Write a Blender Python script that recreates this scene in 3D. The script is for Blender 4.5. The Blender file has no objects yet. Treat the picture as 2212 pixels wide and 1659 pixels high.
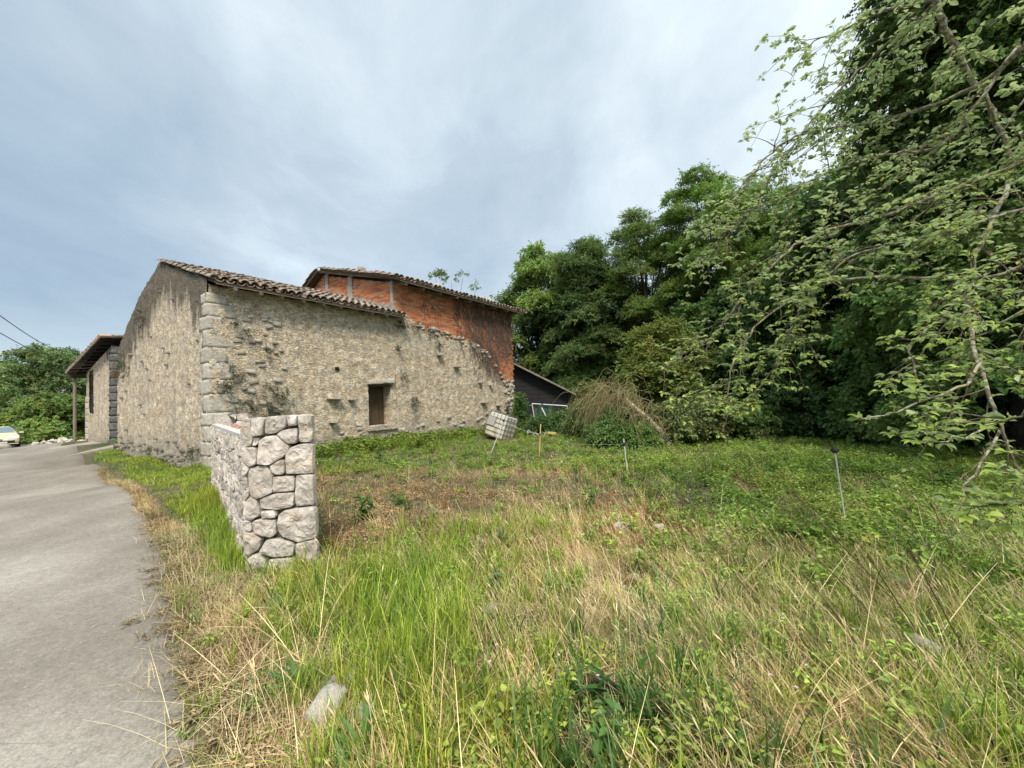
import bpy, math, random
import numpy as np
random.seed(7); RNG = np.random.default_rng(11)
S = bpy.context.scene
COL = S.collection
# ------------------------------------------------------------------ camera
F_PX, PITCH, ROLL = 860.0, math.atan(29.5/860), math.radians(2.0)
_f = np.array([0, math.cos(PITCH), math.sin(PITCH)])
_u0 = np.array([0, -math.sin(PITCH), math.cos(PITCH)]); _r0 = np.array([1., 0, 0])
_r = math.cos(ROLL)*_r0 - math.sin(ROLL)*_u0
_u = math.cos(ROLL)*_u0 + math.sin(ROLL)*_r0
EYE = np.array([0, 0, 1.6])
cd = bpy.data.cameras.new('camera'); cam = bpy.data.objects.new('camera', cd); COL.objects.link(cam)
cd.sensor_width = 36; cd.lens = 36*F_PX/2212; cd.clip_start = .05; cd.clip_end = 3000
from mathutils import Matrix, Vector
m = Matrix(((_r[0], _u[0], -_f[0]), (_r[1], _u[1], -_f[1]), (_r[2], _u[2], -_f[2])))
cam.matrix_world = Matrix.Translation(EYE) @ m.to_4x4()
S.camera = cam
# ------------------------------------------------------------------ node helpers
class NT:
    def __init__(s, nt): s.nt = nt; s.x = 0
    def n(s, t, **k):
        a = s.nt.nodes.new(t); s.x += 160; a.location = (s.x, 0)
        for q, v in k.items(): setattr(a, q, v)
        return a
    def L(s, a, b): s.nt.links.new(a, b)
    def put(s, sock, v):
        if hasattr(v, 'is_output'): s.L(v, sock)
        elif isinstance(v, (tuple, list)) and len(v) == 3 and sock.type == 'RGBA': sock.default_value = (*v, 1)
        else: sock.default_value = v
    def co(s, o='Object'): return s.n('ShaderNodeTexCoord').outputs[o]
    def mp(s, v, sc=(1, 1, 1), loc=(0, 0, 0), rot=(0, 0, 0)):
        a = s.n('ShaderNodeMapping'); s.L(v, a.inputs[0]); a.inputs['Scale'].default_value = sc; a.inputs['Location'].default_value = loc; a.inputs['Rotation'].default_value = rot
        return a.outputs[0]
    def noise(s, v, sc=5, d=4, r=.55, dist=0, out=0):
        a = s.n('ShaderNodeTexNoise'); s.L(v, a.inputs['Vector']); a.inputs['Scale'].default_value = sc; a.inputs['Detail'].default_value = d
        a.inputs['Roughness'].default_value = r; a.inputs['Distortion'].default_value = dist
        return a.outputs[out]
    def vor(s, v, sc=5, feat='F1', out=0, rnd=1):
        a = s.n('ShaderNodeTexVoronoi', feature=feat); s.L(v, a.inputs['Vector']); a.inputs['Scale'].default_value = sc; a.inputs['Randomness'].default_value = rnd
        return a.outputs[out]
    def ramp(s, f, stops, interp='LINEAR'):
        a = s.n('ShaderNodeValToRGB'); s.L(f, a.inputs[0]); cr = a.color_ramp; cr.interpolation = interp
        while len(cr.elements) < len(stops): cr.elements.new(.5)
        for e, (p, c) in zip(cr.elements, stops):
            e.position = p; e.color = (c, c, c, 1) if isinstance(c, (int, float)) else (*c, 1)
        return a.outputs[0]
    def mix(s, f, a, b, mode='MIX'):
        q = s.n('ShaderNodeMix', data_type='RGBA', blend_type=mode); s.put(q.inputs[0], f); s.put(q.inputs[6], a); s.put(q.inputs[7], b)
        return q.outputs[2]
    def m(s, op, a, b=0, c=None, clamp=False):
        q = s.n('ShaderNodeMath', operation=op, use_clamp=clamp); s.put(q.inputs[0], a); s.put(q.inputs[1], b)
        if c is not None: s.put(q.inputs[2], c)
        return q.outputs[0]
    def vadd(s, a, b, op='ADD'):
        q = s.n('ShaderNodeVectorMath', operation=op); s.put(q.inputs[0], a); s.put(q.inputs[1], b); return q.outputs[0]
    def sep(s, v): return s.n('ShaderNodeSeparateXYZ'), v
def sepxyz(t, v):
    q = t.n('ShaderNodeSeparateXYZ'); t.L(v, q.inputs[0]); return q.outputs
def warp(t, v, sc, amt):
    nz = t.noise(v, sc, 3, out=1)
    q = t.n('ShaderNodeVectorMath', operation='SUBTRACT'); t.L(nz, q.inputs[0]); q.inputs[1].default_value = (.5, .5, .5)
    k = t.n('ShaderNodeVectorMath', operation='SCALE'); t.L(q.outputs[0], k.inputs[0]); k.inputs[3].default_value = amt
    return t.vadd(v, k.outputs[0])
def mat(name, fn, rough=.85, metal=0, spec=.3, bump=.0, bdist=.02, trans=0):
    mt = bpy.data.materials.new(name); mt.use_nodes = True; nt = mt.node_tree; nt.nodes.clear(); t = NT(nt)
    r = fn(t) if callable(fn) else fn
    col, h = (r if isinstance(r, tuple) and len(r) == 2 else (r, None))
    b = t.n('ShaderNodeBsdfPrincipled'); t.put(b.inputs['Base Color'], col)
    b.inputs['Roughness'].default_value = rough; b.inputs['Metallic'].default_value = metal; b.inputs['Specular IOR Level'].default_value = spec
    if h is not None:
        bp = t.n('ShaderNodeBump'); bp.inputs['Strength'].default_value = bump; bp.inputs['Distance'].default_value = bdist; t.L(h, bp.inputs['Height']); t.L(bp.outputs[0], b.inputs['Normal'])
    o = t.n('ShaderNodeOutputMaterial'); out = b.outputs[0]
    if trans:
        tr = t.n('ShaderNodeBsdfTranslucent'); t.put(tr.inputs[0], col)
        mx = t.n('ShaderNodeMixShader'); mx.inputs[0].default_value = trans; t.L(b.outputs[0], mx.inputs[1]); t.L(tr.outputs[0], mx.inputs[2]); out = mx.outputs[0]
    t.L(out, o.inputs[0])
    return mt
# ------------------------------------------------------------------ sky, sun, exposure
SUN_EL, SUN_AZ = math.radians(52), math.radians(171)      # azimuth clockwise from +Y: behind the viewer's right shoulder
w = bpy.data.worlds.new('World'); S.world = w; w.use_nodes = True
nt = w.node_tree; nt.nodes.clear(); t = NT(nt)
sky = t.n('ShaderNodeTexSky', sky_type='NISHITA'); sky.sun_disc = False; sky.sun_elevation = SUN_EL; sky.sun_rotation = SUN_AZ
g = t.co('Generated'); xyz = sepxyz(t, g)
# overcast layer: one broad brightening towards the zenith and the east, soft cloud streaks everywhere
pl = t.n('ShaderNodeVectorMath', operation='DIVIDE'); t.L(g, pl.inputs[0])
zz = t.m('ADD', t.m('MAXIMUM', xyz[2], 0.0), .22)
cb = t.n('ShaderNodeCombineXYZ'); [t.L(zz, cb.inputs[i]) for i in range(3)]; t.L(cb.outputs[0], pl.inputs[1])
pv = t.mp(pl.outputs[0], sc=(1.0, .72, .0), rot=(0, 0, math.radians(28)))
pv = warp(t, pv, .9, .55)
n1 = t.noise(pv, .62, 4, .42); n2 = t.noise(t.mp(pv, loc=(3.1, 1.7, 0)), 1.9, 6, .58)
lum = t.m('ADD', t.m('MULTIPLY', n1, 1.35), t.m('MULTIPLY', n2, .9))
lum = t.m('ADD', lum, t.m('MULTIPLY', xyz[2], .56)); lum = t.m('ADD', lum, t.m('MULTIPLY', xyz[0], .38))
lum = t.m('SUBTRACT', lum, .80)
cl = t.ramp(lum, [(0.0, (.25, .335, .425)), (.28, (.315, .405, .49)), (.52, (.42, .505, .575)), (.8, (.64, .72, .765)), (1.0, (.82, .885, .91))])
# pale strip of lighter cloud low on the horizon
hz = t.ramp(t.m('ABSOLUTE', xyz[2]), [(0.0, .75), (.10, .45), (.19, 0.0)])
cl = t.mix(hz, cl, (.58, .67, .72))
boost = t.m('ADD', 1.0, t.m('MULTIPLY', t.m('MAXIMUM', t.m('SUBTRACT', xyz[2], .72), 0), 6.0))  # sky brightened further overhead, out of view, added to lift the ground light
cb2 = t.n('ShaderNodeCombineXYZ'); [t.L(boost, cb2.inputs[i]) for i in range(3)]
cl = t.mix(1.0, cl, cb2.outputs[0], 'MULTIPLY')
b1 = t.n('ShaderNodeBackground'); t.L(sky.outputs[0], b1.inputs[0]); b1.inputs[1].default_value = .08
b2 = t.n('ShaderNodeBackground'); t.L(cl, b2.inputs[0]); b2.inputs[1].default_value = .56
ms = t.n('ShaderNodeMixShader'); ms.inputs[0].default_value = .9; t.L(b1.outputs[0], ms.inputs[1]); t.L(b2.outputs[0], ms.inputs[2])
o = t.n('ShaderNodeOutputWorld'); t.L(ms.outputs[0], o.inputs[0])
ld = bpy.data.lights.new('sun', 'SUN'); ld.energy = 1.5; ld.angle = math.radians(14); ld.color = (1, .90, .76)
sun = bpy.data.objects.new('sun', ld); COL.objects.link(sun)
sd = Vector((math.cos(SUN_EL)*math.sin(SUN_AZ), math.cos(SUN_EL)*math.cos(SUN_AZ), math.sin(SUN_EL)))
sun.rotation_euler = sd.to_track_quat('Z', 'Y').to_euler(); sun.location = (0, 0, 30)
S.view_settings.view_transform = 'Standard'; S.view_settings.look = 'None'; S.view_settings.gamma = 1; S.view_settings.exposure = 1.34
S.view_settings.use_curve_mapping = False
S.render.engine = 'CYCLES'
S.cycles.max_bounces = 5; S.cycles.diffuse_bounces = 3; S.cycles.transmission_bounces = 4; S.cycles.transparent_max_bounces = 6
S.cycles.use_denoising = True
# ------------------------------------------------------------------ geometry helpers
def ray(px, py): return (px-1106)/F_PX*_r - (py-829.5)/F_PX*_u + _f
def atY(px, py, Y): d = ray(px, py); return EYE + d*(Y/d[1])
def onz(px, py, z=0.): d = ray(px, py); return EYE + d*((z-1.6)/d[2])
def proj(P):
    v = np.asarray(P) - EYE; k = np.maximum(v @ _f, .01)
    return 1106+F_PX*(v @ _r)/k, 829.5-F_PX*(v @ _u)/k
def props(o, label=None, cat=None, group=None, kind=None):
    if label: o['label'] = label
    if cat: o['category'] = cat
    if group: o['group'] = group
    if kind: o['kind'] = kind
    return o
def link(o, parent=None):
    COL.objects.link(o)
    if parent is not None: o.parent = parent
    return o
def empty(name, loc, rz=0, **k):
    o = bpy.data.objects.new(name, None); o.location = loc; o.rotation_euler = (0, 0, rz); o.empty_display_size = .2
    return props(link(o), **k)
def mesh(name, V, Fc, mat=None, smooth=False, attrs=None):
    me = bpy.data.meshes.new(name)
    V = np.asarray(V, dtype=np.float32)
    if isinstance(Fc, np.ndarray):
        n, k = Fc.shape
        me.vertices.add(len(V)); me.vertices.foreach_set('co', V.ravel()); me.loops.add(n*k); me.loops.foreach_set('vertex_index', Fc.astype(np.int32).ravel())
        me.polygons.add(n); me.polygons.foreach_set('loop_start', np.arange(0, n*k, k, dtype=np.int32)); me.polygons.foreach_set('loop_total', np.full(n, k, dtype=np.int32))
        me.update(calc_edges=True)
    else: me.from_pydata([tuple(map(float, v)) for v in V], [], Fc); me.update()
    if smooth: me.polygons.foreach_set('use_smooth', np.ones(len(me.polygons), dtype=bool))
    if mat: 
        for q in (mat if isinstance(mat, (list, tuple)) else [mat]): me.materials.append(q)
    for a, (ty, arr) in (attrs or {}).items():
        at = me.attributes.new(a, ty, 'POINT'); arr = np.asarray(arr)
        key = {'FLOAT': 'value', 'INT': 'value', 'FLOAT_VECTOR': 'vector', 'FLOAT_COLOR': 'color'}[ty]
        at.data.foreach_set(key, arr.astype(np.int32 if ty == 'INT' else np.float32).ravel())
    return me
def ob(name, me, parent=None, loc=None, rot=None, sc=None, **k):
    o = bpy.data.objects.new(name, me)
    if loc is not None: o.location = loc
    if rot is not None: o.rotation_euler = rot
    if sc is not None: o.scale = sc
    return props(link(o, parent), **k)
class MB:
    def __init__(s): s.V = []; s.F = []; s.n = 0; s.m = []
    def add(s, V, Fc, mi=0):
        s.V.append(np.asarray(V, float).reshape(-1, 3)); s.F += [tuple(int(i)+s.n for i in f) for f in Fc]; s.m += [mi]*len(Fc); s.n += len(s.V[-1]); return s
    def box(s, c, d, R=None, mi=0, taper=1.0):
        v = np.array([[x, y, z] for x in (-.5, .5) for y in (-.5, .5) for z in (-.5, .5)])
        v[v[:, 2] > 0, :2] *= taper; v = v*np.array(d)
        if R is not None: v = v @ np.asarray(R).T
        return s.add(v+np.array(c), [(0, 1, 3, 2), (4, 6, 7, 5), (0, 4, 5, 1), (2, 3, 7, 6), (0, 2, 6, 4), (1, 5, 7, 3)], mi)
    def tube(s, P, r, k=6, mi=0, cap=True):
        V, Q = tube(P, r, k); n = len(P)
        s.add(V, Q, mi)
        if cap:
            s.F += [tuple(range(s.n-len(V), s.n-len(V)+k))[::-1], tuple(range(s.n-k, s.n))]; s.m += [mi, mi]
        return s
    def me(s, name, mat, smooth=False):
        me = mesh(name, np.concatenate(s.V), s.F, mat, smooth)
        if max(s.m, default=0): me.polygons.foreach_set('material_index', np.array(s.m, dtype=np.int32))
        return me
def tube(P, r, k=6):
    P = np.asarray(P, float); n = len(P); r = np.broadcast_to(np.asarray(r, float), (n,))
    T = np.gradient(P, axis=0); T /= np.linalg.norm(T, axis=1)[:, None]+1e-9
    a = np.array([0, 0, 1.]) if abs(T[:, 2]).mean() < .8 else np.array([1., 0, 0])
    U = np.cross(T, a); U /= np.linalg.norm(U, axis=1)[:, None]+1e-9; W = np.cross(T, U)
    th = np.arange(k)*2*math.pi/k
    V = P[:, None]+r[:, None, None]*(np.cos(th)[None, :, None]*U[:, None]+np.sin(th)[None, :, None]*W[:, None])
    Q = [(i*k+j, i*k+(j+1) % k, (i+1)*k+(j+1) % k, (i+1)*k+j) for i in range(n-1) for j in range(k)]
    return V.reshape(-1, 3), Q
def spline(P, n):
    P = np.asarray(P, float); m_ = len(P)
    if m_ < 3: return np.array([P[0]+(P[-1]-P[0])*q for q in np.linspace(0, 1, n)])
    X = np.vstack([2*P[0]-P[1], P, 2*P[-1]-P[-2]]); out = []
    for q in np.linspace(0, m_-1-1e-6, n):
        i = int(q); u = q-i; a, b, c, d = X[i:i+4]
        out.append(.5*((2*b)+(-a+c)*u+(2*a-5*b+4*c-d)*u*u+(-a+3*b-3*c+d)*u**3))
    return np.array(out)
def _h(i, j, s): 
    v = np.sin(i*127.1+j*311.7+s*74.7)*43758.5453; return v-np.floor(v)
def vn(x, y, s=0):
    i, j = np.floor(x), np.floor(y); a, b = x-i, y-j; a = a*a*(3-2*a); b = b*b*(3-2*b)
    return (_h(i, j, s)*(1-a)+_h(i+1, j, s)*a)*(1-b)+(_h(i, j+1, s)*(1-a)+_h(i+1, j+1, s)*a)*b
def fbm(x, y, s=0, o=4):
    return sum(vn(x*2**k, y*2**k, s+k)*.5**(k+1) for k in range(o))
def worley(x, y, s=0):
    i, j = np.floor(x), np.floor(y); F1 = np.full(x.shape, 9.); F2 = F1.copy(); ID = np.zeros(x.shape)
    for a in (-1, 0, 1):
        for b in (-1, 0, 1):
            ci, cj = i+a, j+b; d = np.hypot(ci+_h(ci, cj, s)-x, cj+_h(ci, cj, s+5)-y)
            ID = np.where(d < F1, _h(ci, cj, s+9), ID); F2 = np.where(d < F1, F1, np.minimum(F2, d)); F1 = np.minimum(F1, d)
    return F1, F2, ID
# ------------------------------------------------------------------ terrain
CTRL = np.array([(-1.5, 1.8, 0), (-3, 3.4, 0), (-4.8, 5.3, 0), (-9, 8.9, .0), (-13, 12.2, -.02), (-18, 16.6, -.03), (-24, 20.9, -.22), (-32, 26, -.6), (-40, 34, -.8), (-22, 28, -.5),
    (-14, 4, 0), (-20, 12, -.02), (-30, 20, -.45), (-28, 10, -.1), (-6.9, 9, .25), (-10.3, 11.2, .24), (-13.2, 13.6, .26), (-15.2, 14.9, .42), (-19, 17.3, .36), (-5.57, 7.4, .3), (-4.5, 5.9, .16), (-7.2, 8.2, .15), (-5.6, 6.6, .1),
    (-2.6, 3.9, 0), (-1.2, 3.9, .02), (0, 2, .04), (3, 3, .04), (0, 4, .07), (4, 5, .05), (-2.5, 7, .16), (0, 9, .06), (3, 12, 0), (10, 12, .0), (8, 6, .05), (-.5, 15, 0), (0, 19.5, .1), (-4, 12.6, .24), (-2, 15.5, .15),
    (5, 18, 0), (15, 18, .3), (0, 30, 0), (20, 35, 1.5), (0, -8, 0), (12, -6, 0), (-14, -6, 0), (40, 10, 1.5), (-15, 25, .1), (-8, 22, .2)])
def hgt(x, y, rough=True):
    x = np.asarray(x, float); y = np.asarray(y, float)
    w_ = 0; v_ = 0
    for cx, cy, cz in CTRL:
        q = 1/((x-cx)**2+(y-cy)**2+.15)**1.6; w_ = w_+q; v_ = v_+q*cz
    z = v_/w_
    far = np.clip((np.hypot(x, y)-60)/200, 0, 1); z = z*(1-far)
    if rough: z = z+(fbm(x*.9, y*.9, 3)-.47)*.12*np.clip((rdist(x, y)-.3)/1.2, 0, 1)
    return z
REDGE = np.array([(.6, -6), (-.7, -2), (-1.1, .6), (-1.5, 1.83), (-1.63, 1.98), (-1.95, 2.29), (-2.36, 2.73), (-2.96, 3.38), (-3.94, 4.44), (-4.81, 5.28), (-6.52, 6.86), (-9.04, 8.92), (-13.04, 12.17), (-18.09, 16.2), (-23.5, 20.4), (-25.6, 23.2), (-24.5, 26.6), (-15, 28.6)])
LEDGE = np.array([(-6, -6), (-7, -2), (-8, .6), (-9, 1.8), (-9.2, 2.2), (-9.6, 2.6), (-10, 3), (-11, 3.6), (-12.6, 4.4), (-14.5, 5.3), (-17, 6.9), (-21, 9), (-27, 12.2), (-34, 16.6), (-44, 21), (-56, 27), (-44, 33.3), (-15, 32.6)])
def rdist(x, y):
    """signed distance to the right-hand road edge, positive on the verge side"""
    best = np.full(np.shape(x), 99.); sg = np.ones(np.shape(x))
    for a, b in zip(REDGE[:-1], REDGE[1:]):
        d = b-a; q = np.clip(((x-a[0])*d[0]+(y-a[1])*d[1])/(d@d), 0, 1); dx = x-a[0]-q*d[0]; dy = y-a[1]-q*d[1]; r_ = np.hypot(dx, dy)
        s_ = np.where(d[0]*dy-d[1]*dx < 0, 1., -1.); sg = np.where(r_ < best, s_, sg); best = np.minimum(best, r_)
    return best*sg
def ground(px, py):
    p = onz(px, py, 0.)
    for _ in range(6): p = onz(px, py, float(hgt(p[0], p[1])))
    return p
# ------------------------------------------------------------------ materials
def m_ground(t):
    c = t.co(); a = t.noise(c, 1.3, 5); b = t.noise(c, 14, 5, .65); k = t.noise(c, 70, 3)
    col = t.ramp(b, [(.3, (.05, .042, .025)), (.5, (.11, .092, .055)), (.7, (.20, .17, .105))])
    gr = t.ramp(k, [(.3, (.035, .055, .018)), (.7, (.075, .10, .035))])
    return t.mix(t.ramp(a, [(.42, 0.), (.6, 1.)]), col, gr), t.m('ADD', b, t.m('MULTIPLY', k, .5))
M_ground = mat('soil and thatch', m_ground, .95, bump=.8, bdist=.03)
def m_road(t):
    c = t.co(); a = t.noise(c, .45, 4, .6); b = t.noise(c, 90, 3, .7); s = t.vor(c, 160, out=1); x = t.noise(t.mp(c, sc=(1, .35, 1), rot=(0, 0, .75)), 1.4, 4)
    col = t.ramp(a, [(.32, (.165, .146, .120)), (.5, (.24, .214, .180)), (.68, (.34, .312, .268))])
    col = t.mix(t.ramp(x, [(.45, 0.), (.7, .8)]), col, (.185, .162, .132))
    g_ = t.ramp(t.m('ADD', t.m('MULTIPLY', b, .6), t.m('MULTIPLY', t.noise(c, 24, 3, .7), .4)), [(.34, .5), (.5, 1.), (.66, 1.45)]); col = t.mix(.75, col, g_, 'MULTIPLY')
    sp = t.ramp(t.noise(c, 34, 2), [(.68, 0.), (.74, .5)]); col = t.mix(sp, col, (.5, .47, .42))
    cr = t.vor(warp(t, c, 2.2, .35), .55, 'DISTANCE_TO_EDGE'); crm = t.m('MULTIPLY', t.ramp(cr, [(0.0, 1.), (.008, 0.)]), t.ramp(t.noise(c, .8, 2), [(.5, 0.), (.62, .55)]))
    col = t.mix(crm, col, (.10, .09, .08))
    return col, t.m('SUBTRACT', t.m('MULTIPLY', b, .6), crm)
M_road = mat('worn asphalt', m_road, .9, bump=.5, bdist=.006)
def rubble(streak=False):
    def fn(t):
        c = t.co(); d = warp(t, c, 2.3, .16)
        d = t.mp(d, sc=(1, 1, 1.75))
        e1_ = t.vor(d, 6.2, 'DISTANCE_TO_EDGE'); id1 = t.vor(d, 6.2, 'F1', 1); d2 = warp(t, d, 9, .11); e2_ = t.vor(d2, 11, 'DISTANCE_TO_EDGE'); id2 = t.vor(d2, 11, 'F1', 1)
        big = t.noise(c, .7, 4); med = t.noise(c, 3.2, 5, .6); fine = t.noise(c, 38, 5, .7)
        base = t.ramp(med, [(.30, (.62, .48, .33)), (.5, (.82, .685, .50)), (.68, (.88, .78, .61))])
        sx = sepxyz(t, id2)[0]
        base = t.mix(t.ramp(sx, [(.62, 0.), (.70, .14)]), base, t.ramp(fine, [(.3, (.42, .39, .34)), (.7, (.68, .645, .58))]))
        sx1 = sepxyz(t, id1)[1]
        base = t.mix(t.m('MULTIPLY', t.ramp(sx1, [(.66, 0.), (.74, .45)]), t.ramp(e1_, [(.03, 0.), (.09, 1.)])), base, (.47, .44, .39))
        base = t.mix(t.ramp(t.noise(c, .9, 3), [(.6, 0.), (.75, .55)]), base, (.66, .44, .22))
        base = t.mix(t.ramp(big, [(.54, 0.), (.74, .32)]), base, (.50, .47, .41))
        wv = t.noise(t.mp(c, sc=(1, 1, 2.3)), 7.5, 5, .62, 1.3); base = t.mix(.75, base, t.ramp(wv, [(.30, .58), (.42, .86), (.52, 1.02), (.7, 1.16)]), 'MULTIPLY')  # wavy flaking-plaster shadows and greyish patches multiplied into the colour
        pz = t.noise(t.mp(c, sc=(1, 1, 1.6)), 2.1, 5, .6, .8); base = t.mix(t.ramp(pz, [(.56, 0.), (.62, .5)]), base, (.60, .57, .51))
        # joints: thin dark broken lines where the render has fallen out
        crev = t.m('MULTIPLY', t.ramp(e2_, [(0.0, 1.), (.13, 0.)]), t.ramp(t.noise(c, 6, 4), [(.42, 0.), (.58, .95)]))
        crev1 = t.m('MULTIPLY', t.ramp(e1_, [(0.0, 1.), (.09, 0.)]), t.ramp(t.noise(c, 2.7, 4), [(.45, 0.), (.6, .9)]))
        cv = t.m('MAXIMUM', crev, crev1); base = t.mix(t.m('MULTIPLY', cv, .26), base, (.26, .21, .145))
        base = t.mix(.42, base, t.ramp(fine, [(.25, .6), (.5, 1.), (.8, 1.2)]), 'MULTIPLY')
        z = sepxyz(t, c)[2]; dmp = t.noise(t.mp(c, sc=(1.6, 1.6, .16)), 1.3, 5, .6)
        base = t.mix(t.ramp(dmp, [(.56, 0.), (.74, .42)]), base, (.40, .37, .31))
        if streak:
            st = t.noise(t.mp(c, sc=(1, 2.6, .22)), 1.6, 5, .65); st2 = t.noise(t.mp(c, sc=(1, 5.5, .3), loc=(0, 3, 0)), 1.8, 4, .6)
            yy = sepxyz(t, c)[1]; top = t.m('SUBTRACT', z, t.m('SUBTRACT', 4.6, t.m('MULTIPLY', t.m('ABSOLUTE', t.m('SUBTRACT', yy, 3.0)), .33)))
            f = t.m('ADD', t.m('MULTIPLY', st, 2.1), t.m('MULTIPLY', top, .62))
            base = t.mix(t.ramp(t.m('MULTIPLY', f, .5), [(.46, 0.), (.62, .92)]), base, t.ramp(st2, [(.35, (.075, .066, .052)), (.5, (.17, .15, .12)), (.62, (.105, .06, .032)), (.75, (.10, .105, .055))]))
            base = t.mix(t.ramp(t.m('ADD', st2, t.m('MULTIPLY', top, .05)), [(.52, 0.), (.70, .4)]), base, (.36, .31, .25))
        low = t.m('ADD', t.m('MULTIPLY', z, -1.2), t.m('MULTIPLY', med, 1.6))
        base = t.mix(t.ramp(low, [(-.55, 0.), (.35, .75)]) if False else t.ramp(t.m('ADD', low, .8), [(.4, 0.), (1.0, .55)]), base, (.42, .38, .31))
        hgt_ = t.m('SUBTRACT', t.m('ADD', t.m('MULTIPLY', med, .6), t.m('ADD', t.m('MULTIPLY', fine, .22), t.m('ADD', t.m('MULTIPLY', t.ramp(e2_, [(0, 0.), (.12, 1.)]), .14), t.m('MULTIPLY', wv, .8)))), t.m('MULTIPLY', cv, .7))
        return base, hgt_
    return fn
M_wall = mat('lime render over rubble', rubble(), .93, bump=1.0, bdist=.055)
M_gable = mat('streaked lime render over rubble', rubble(True), .93, bump=1.0, bdist=.055)
def stonefn(c0, c1, c2, sc=1., warm=(.45, .33, .18)):
    def fn(t):
        c = t.co(); oi = t.n('ShaderNodeObjectInfo'); c2_ = t.vadd(c, oi.outputs['Location']); a = t.noise(c2_, 7*sc, 6, .65); b = t.noise(c2_, 34*sc, 5, .7); x = t.noise(c2_, 3.1*sc, 3)
        col = t.ramp(a, [(.3, c0), (.5, c1), (.72, c2)])
        col = t.mix(t.ramp(x, [(.56, 0.), (.74, .5)]), col, warm)
        rnd = t.m('ADD', .86, t.m('MULTIPLY', oi.outputs['Random'], .26)); cb_ = t.n('ShaderNodeCombineXYZ'); [t.L(rnd, cb_.inputs[i]) for i in range(3)]
        col = t.mix(1., col, cb_.outputs[0], 'MULTIPLY')
        vein = t.ramp(t.noise(c2_, 22*sc, 5, .75, 1.2), [(.56, 0.), (.66, .55)]); col = t.mix(vein, col, (.66, .62, .57))
        return t.mix(.55, col, t.ramp(b, [(.3, .68), (.55, 1.05), (.75, 1.25)]), 'MULTIPLY'), t.m('ADD', t.m('MULTIPLY', a, 1.), t.m('MULTIPLY', b, .5))
    return fn
M_pier = mat('pale limestone', stonefn((.38, .33, .285), (.54, .485, .43), (.72, .66, .60), 1.3, (.56, .42, .24)), .88, bump=1., bdist=.022)
M_quoin = mat('grey limestone', stonefn((.34, .31, .265), (.50, .465, .40), (.64, .60, .52), .8, (.60, .48, .32)), .9, bump=1., bdist=.02)
M_rstone = mat('rubble stone', stonefn((.26, .225, .17), (.42, .37, .29), (.62, .56, .46), 1.4, (.52, .38, .22)), .9, bump=1., bdist=.02)
M_bstone = mat('grimy base stone', stonefn((.14, .125, .10), (.27, .245, .20), (.42, .39, .33), 1.4, (.30, .23, .15)), .9, bump=1., bdist=.02)
M_dquoin = mat('dark weathered limestone', stonefn((.06, .062, .06), (.13, .13, .125), (.22, .22, .21), .8, (.12, .11, .09)), .9, bump=1., bdist=.02)
M_rock = mat('white limestone rock', stonefn((.46, .42, .36), (.64, .60, .53), (.78, .75, .69), 1.8, (.50, .42, .30)), .9, bump=1., bdist=.02)
M_mortar = mat('recessed mortar', lambda t: (t.ramp(t.noise(t.co(), 20, 4), [(.3, (.05, .045, .04)), (.7, (.13, .12, .105))]), t.noise(t.co(), 60, 3)), .95, bump=.6, bdist=.01)
M_capmort = mat('pale mortar capping', lambda t: (t.ramp(t.noise(t.co(), 18, 5, .7), [(.3, (.38, .35, .32)), (.7, (.68, .66, .62))]), t.noise(t.co(), 40, 4)), .95, bump=.9, bdist=.015)
M_conc = mat('grey concrete', lambda t: (t.ramp(t.noise(t.co(), 5, 6, .65), [(.3, (.26, .25, .23)), (.7, (.42, .405, .375))]), t.noise(t.co(), 30, 4)), .92, bump=.5, bdist=.01)
M_apron = mat('worn concrete apron', lambda t: (t.ramp(t.noise(t.co(), 1.8, 6, .65), [(.3, (.25, .22, .18)), (.55, (.36, .32, .26)), (.75, (.42, .39, .34))]), t.noise(t.co(), 12, 5)), .92, bump=.6, bdist=.02)
def brickfn(t):
    c = t.co(); oi = t.n('ShaderNodeObjectInfo'); ge = t.n('ShaderNodeNewGeometry')
    r_ = t.m('FRACT', t.m('ADD', t.m('MULTIPLY', oi.outputs['Random'], 3.7), ge.outputs['Random Per Island']))
    col = t.ramp(r_, [(0., (.42, .155, .08)), (.35, (.60, .23, .11)), (.75, (.69, .30, .15)), (.93, (.62, .34, .20)), (.97, (.24, .20, .17)), (1., (.20, .19, .18))])
    cc = t.vadd(c, oi.outputs['Location']); n_ = t.noise(cc, 22, 5, .7); s_ = t.noise(cc, 1.1, 4)
    col = t.mix(.6, col, t.ramp(n_, [(.3, .7), (.55, 1.02), (.8, 1.25)]), 'MULTIPLY')
    col = t.mix(t.ramp(s_, [(.6, 0.), (.78, .35)]), col, (.28, .17, .11))
    return col, t.m('ADD', n_, t.n('ShaderNodeTexWave').outputs[1])
M_brick = mat('hollow red brick', brickfn, .88, bump=.35, bdist=.006)
M_bmort = mat('sandy brick mortar', lambda t: (t.ramp(t.noise(t.co(), 9, 5), [(.3, (.24, .15, .10)), (.7, (.52, .38, .28))]), t.noise(t.co(), 50, 3)), .95, bump=.6, bdist=.008)
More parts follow.
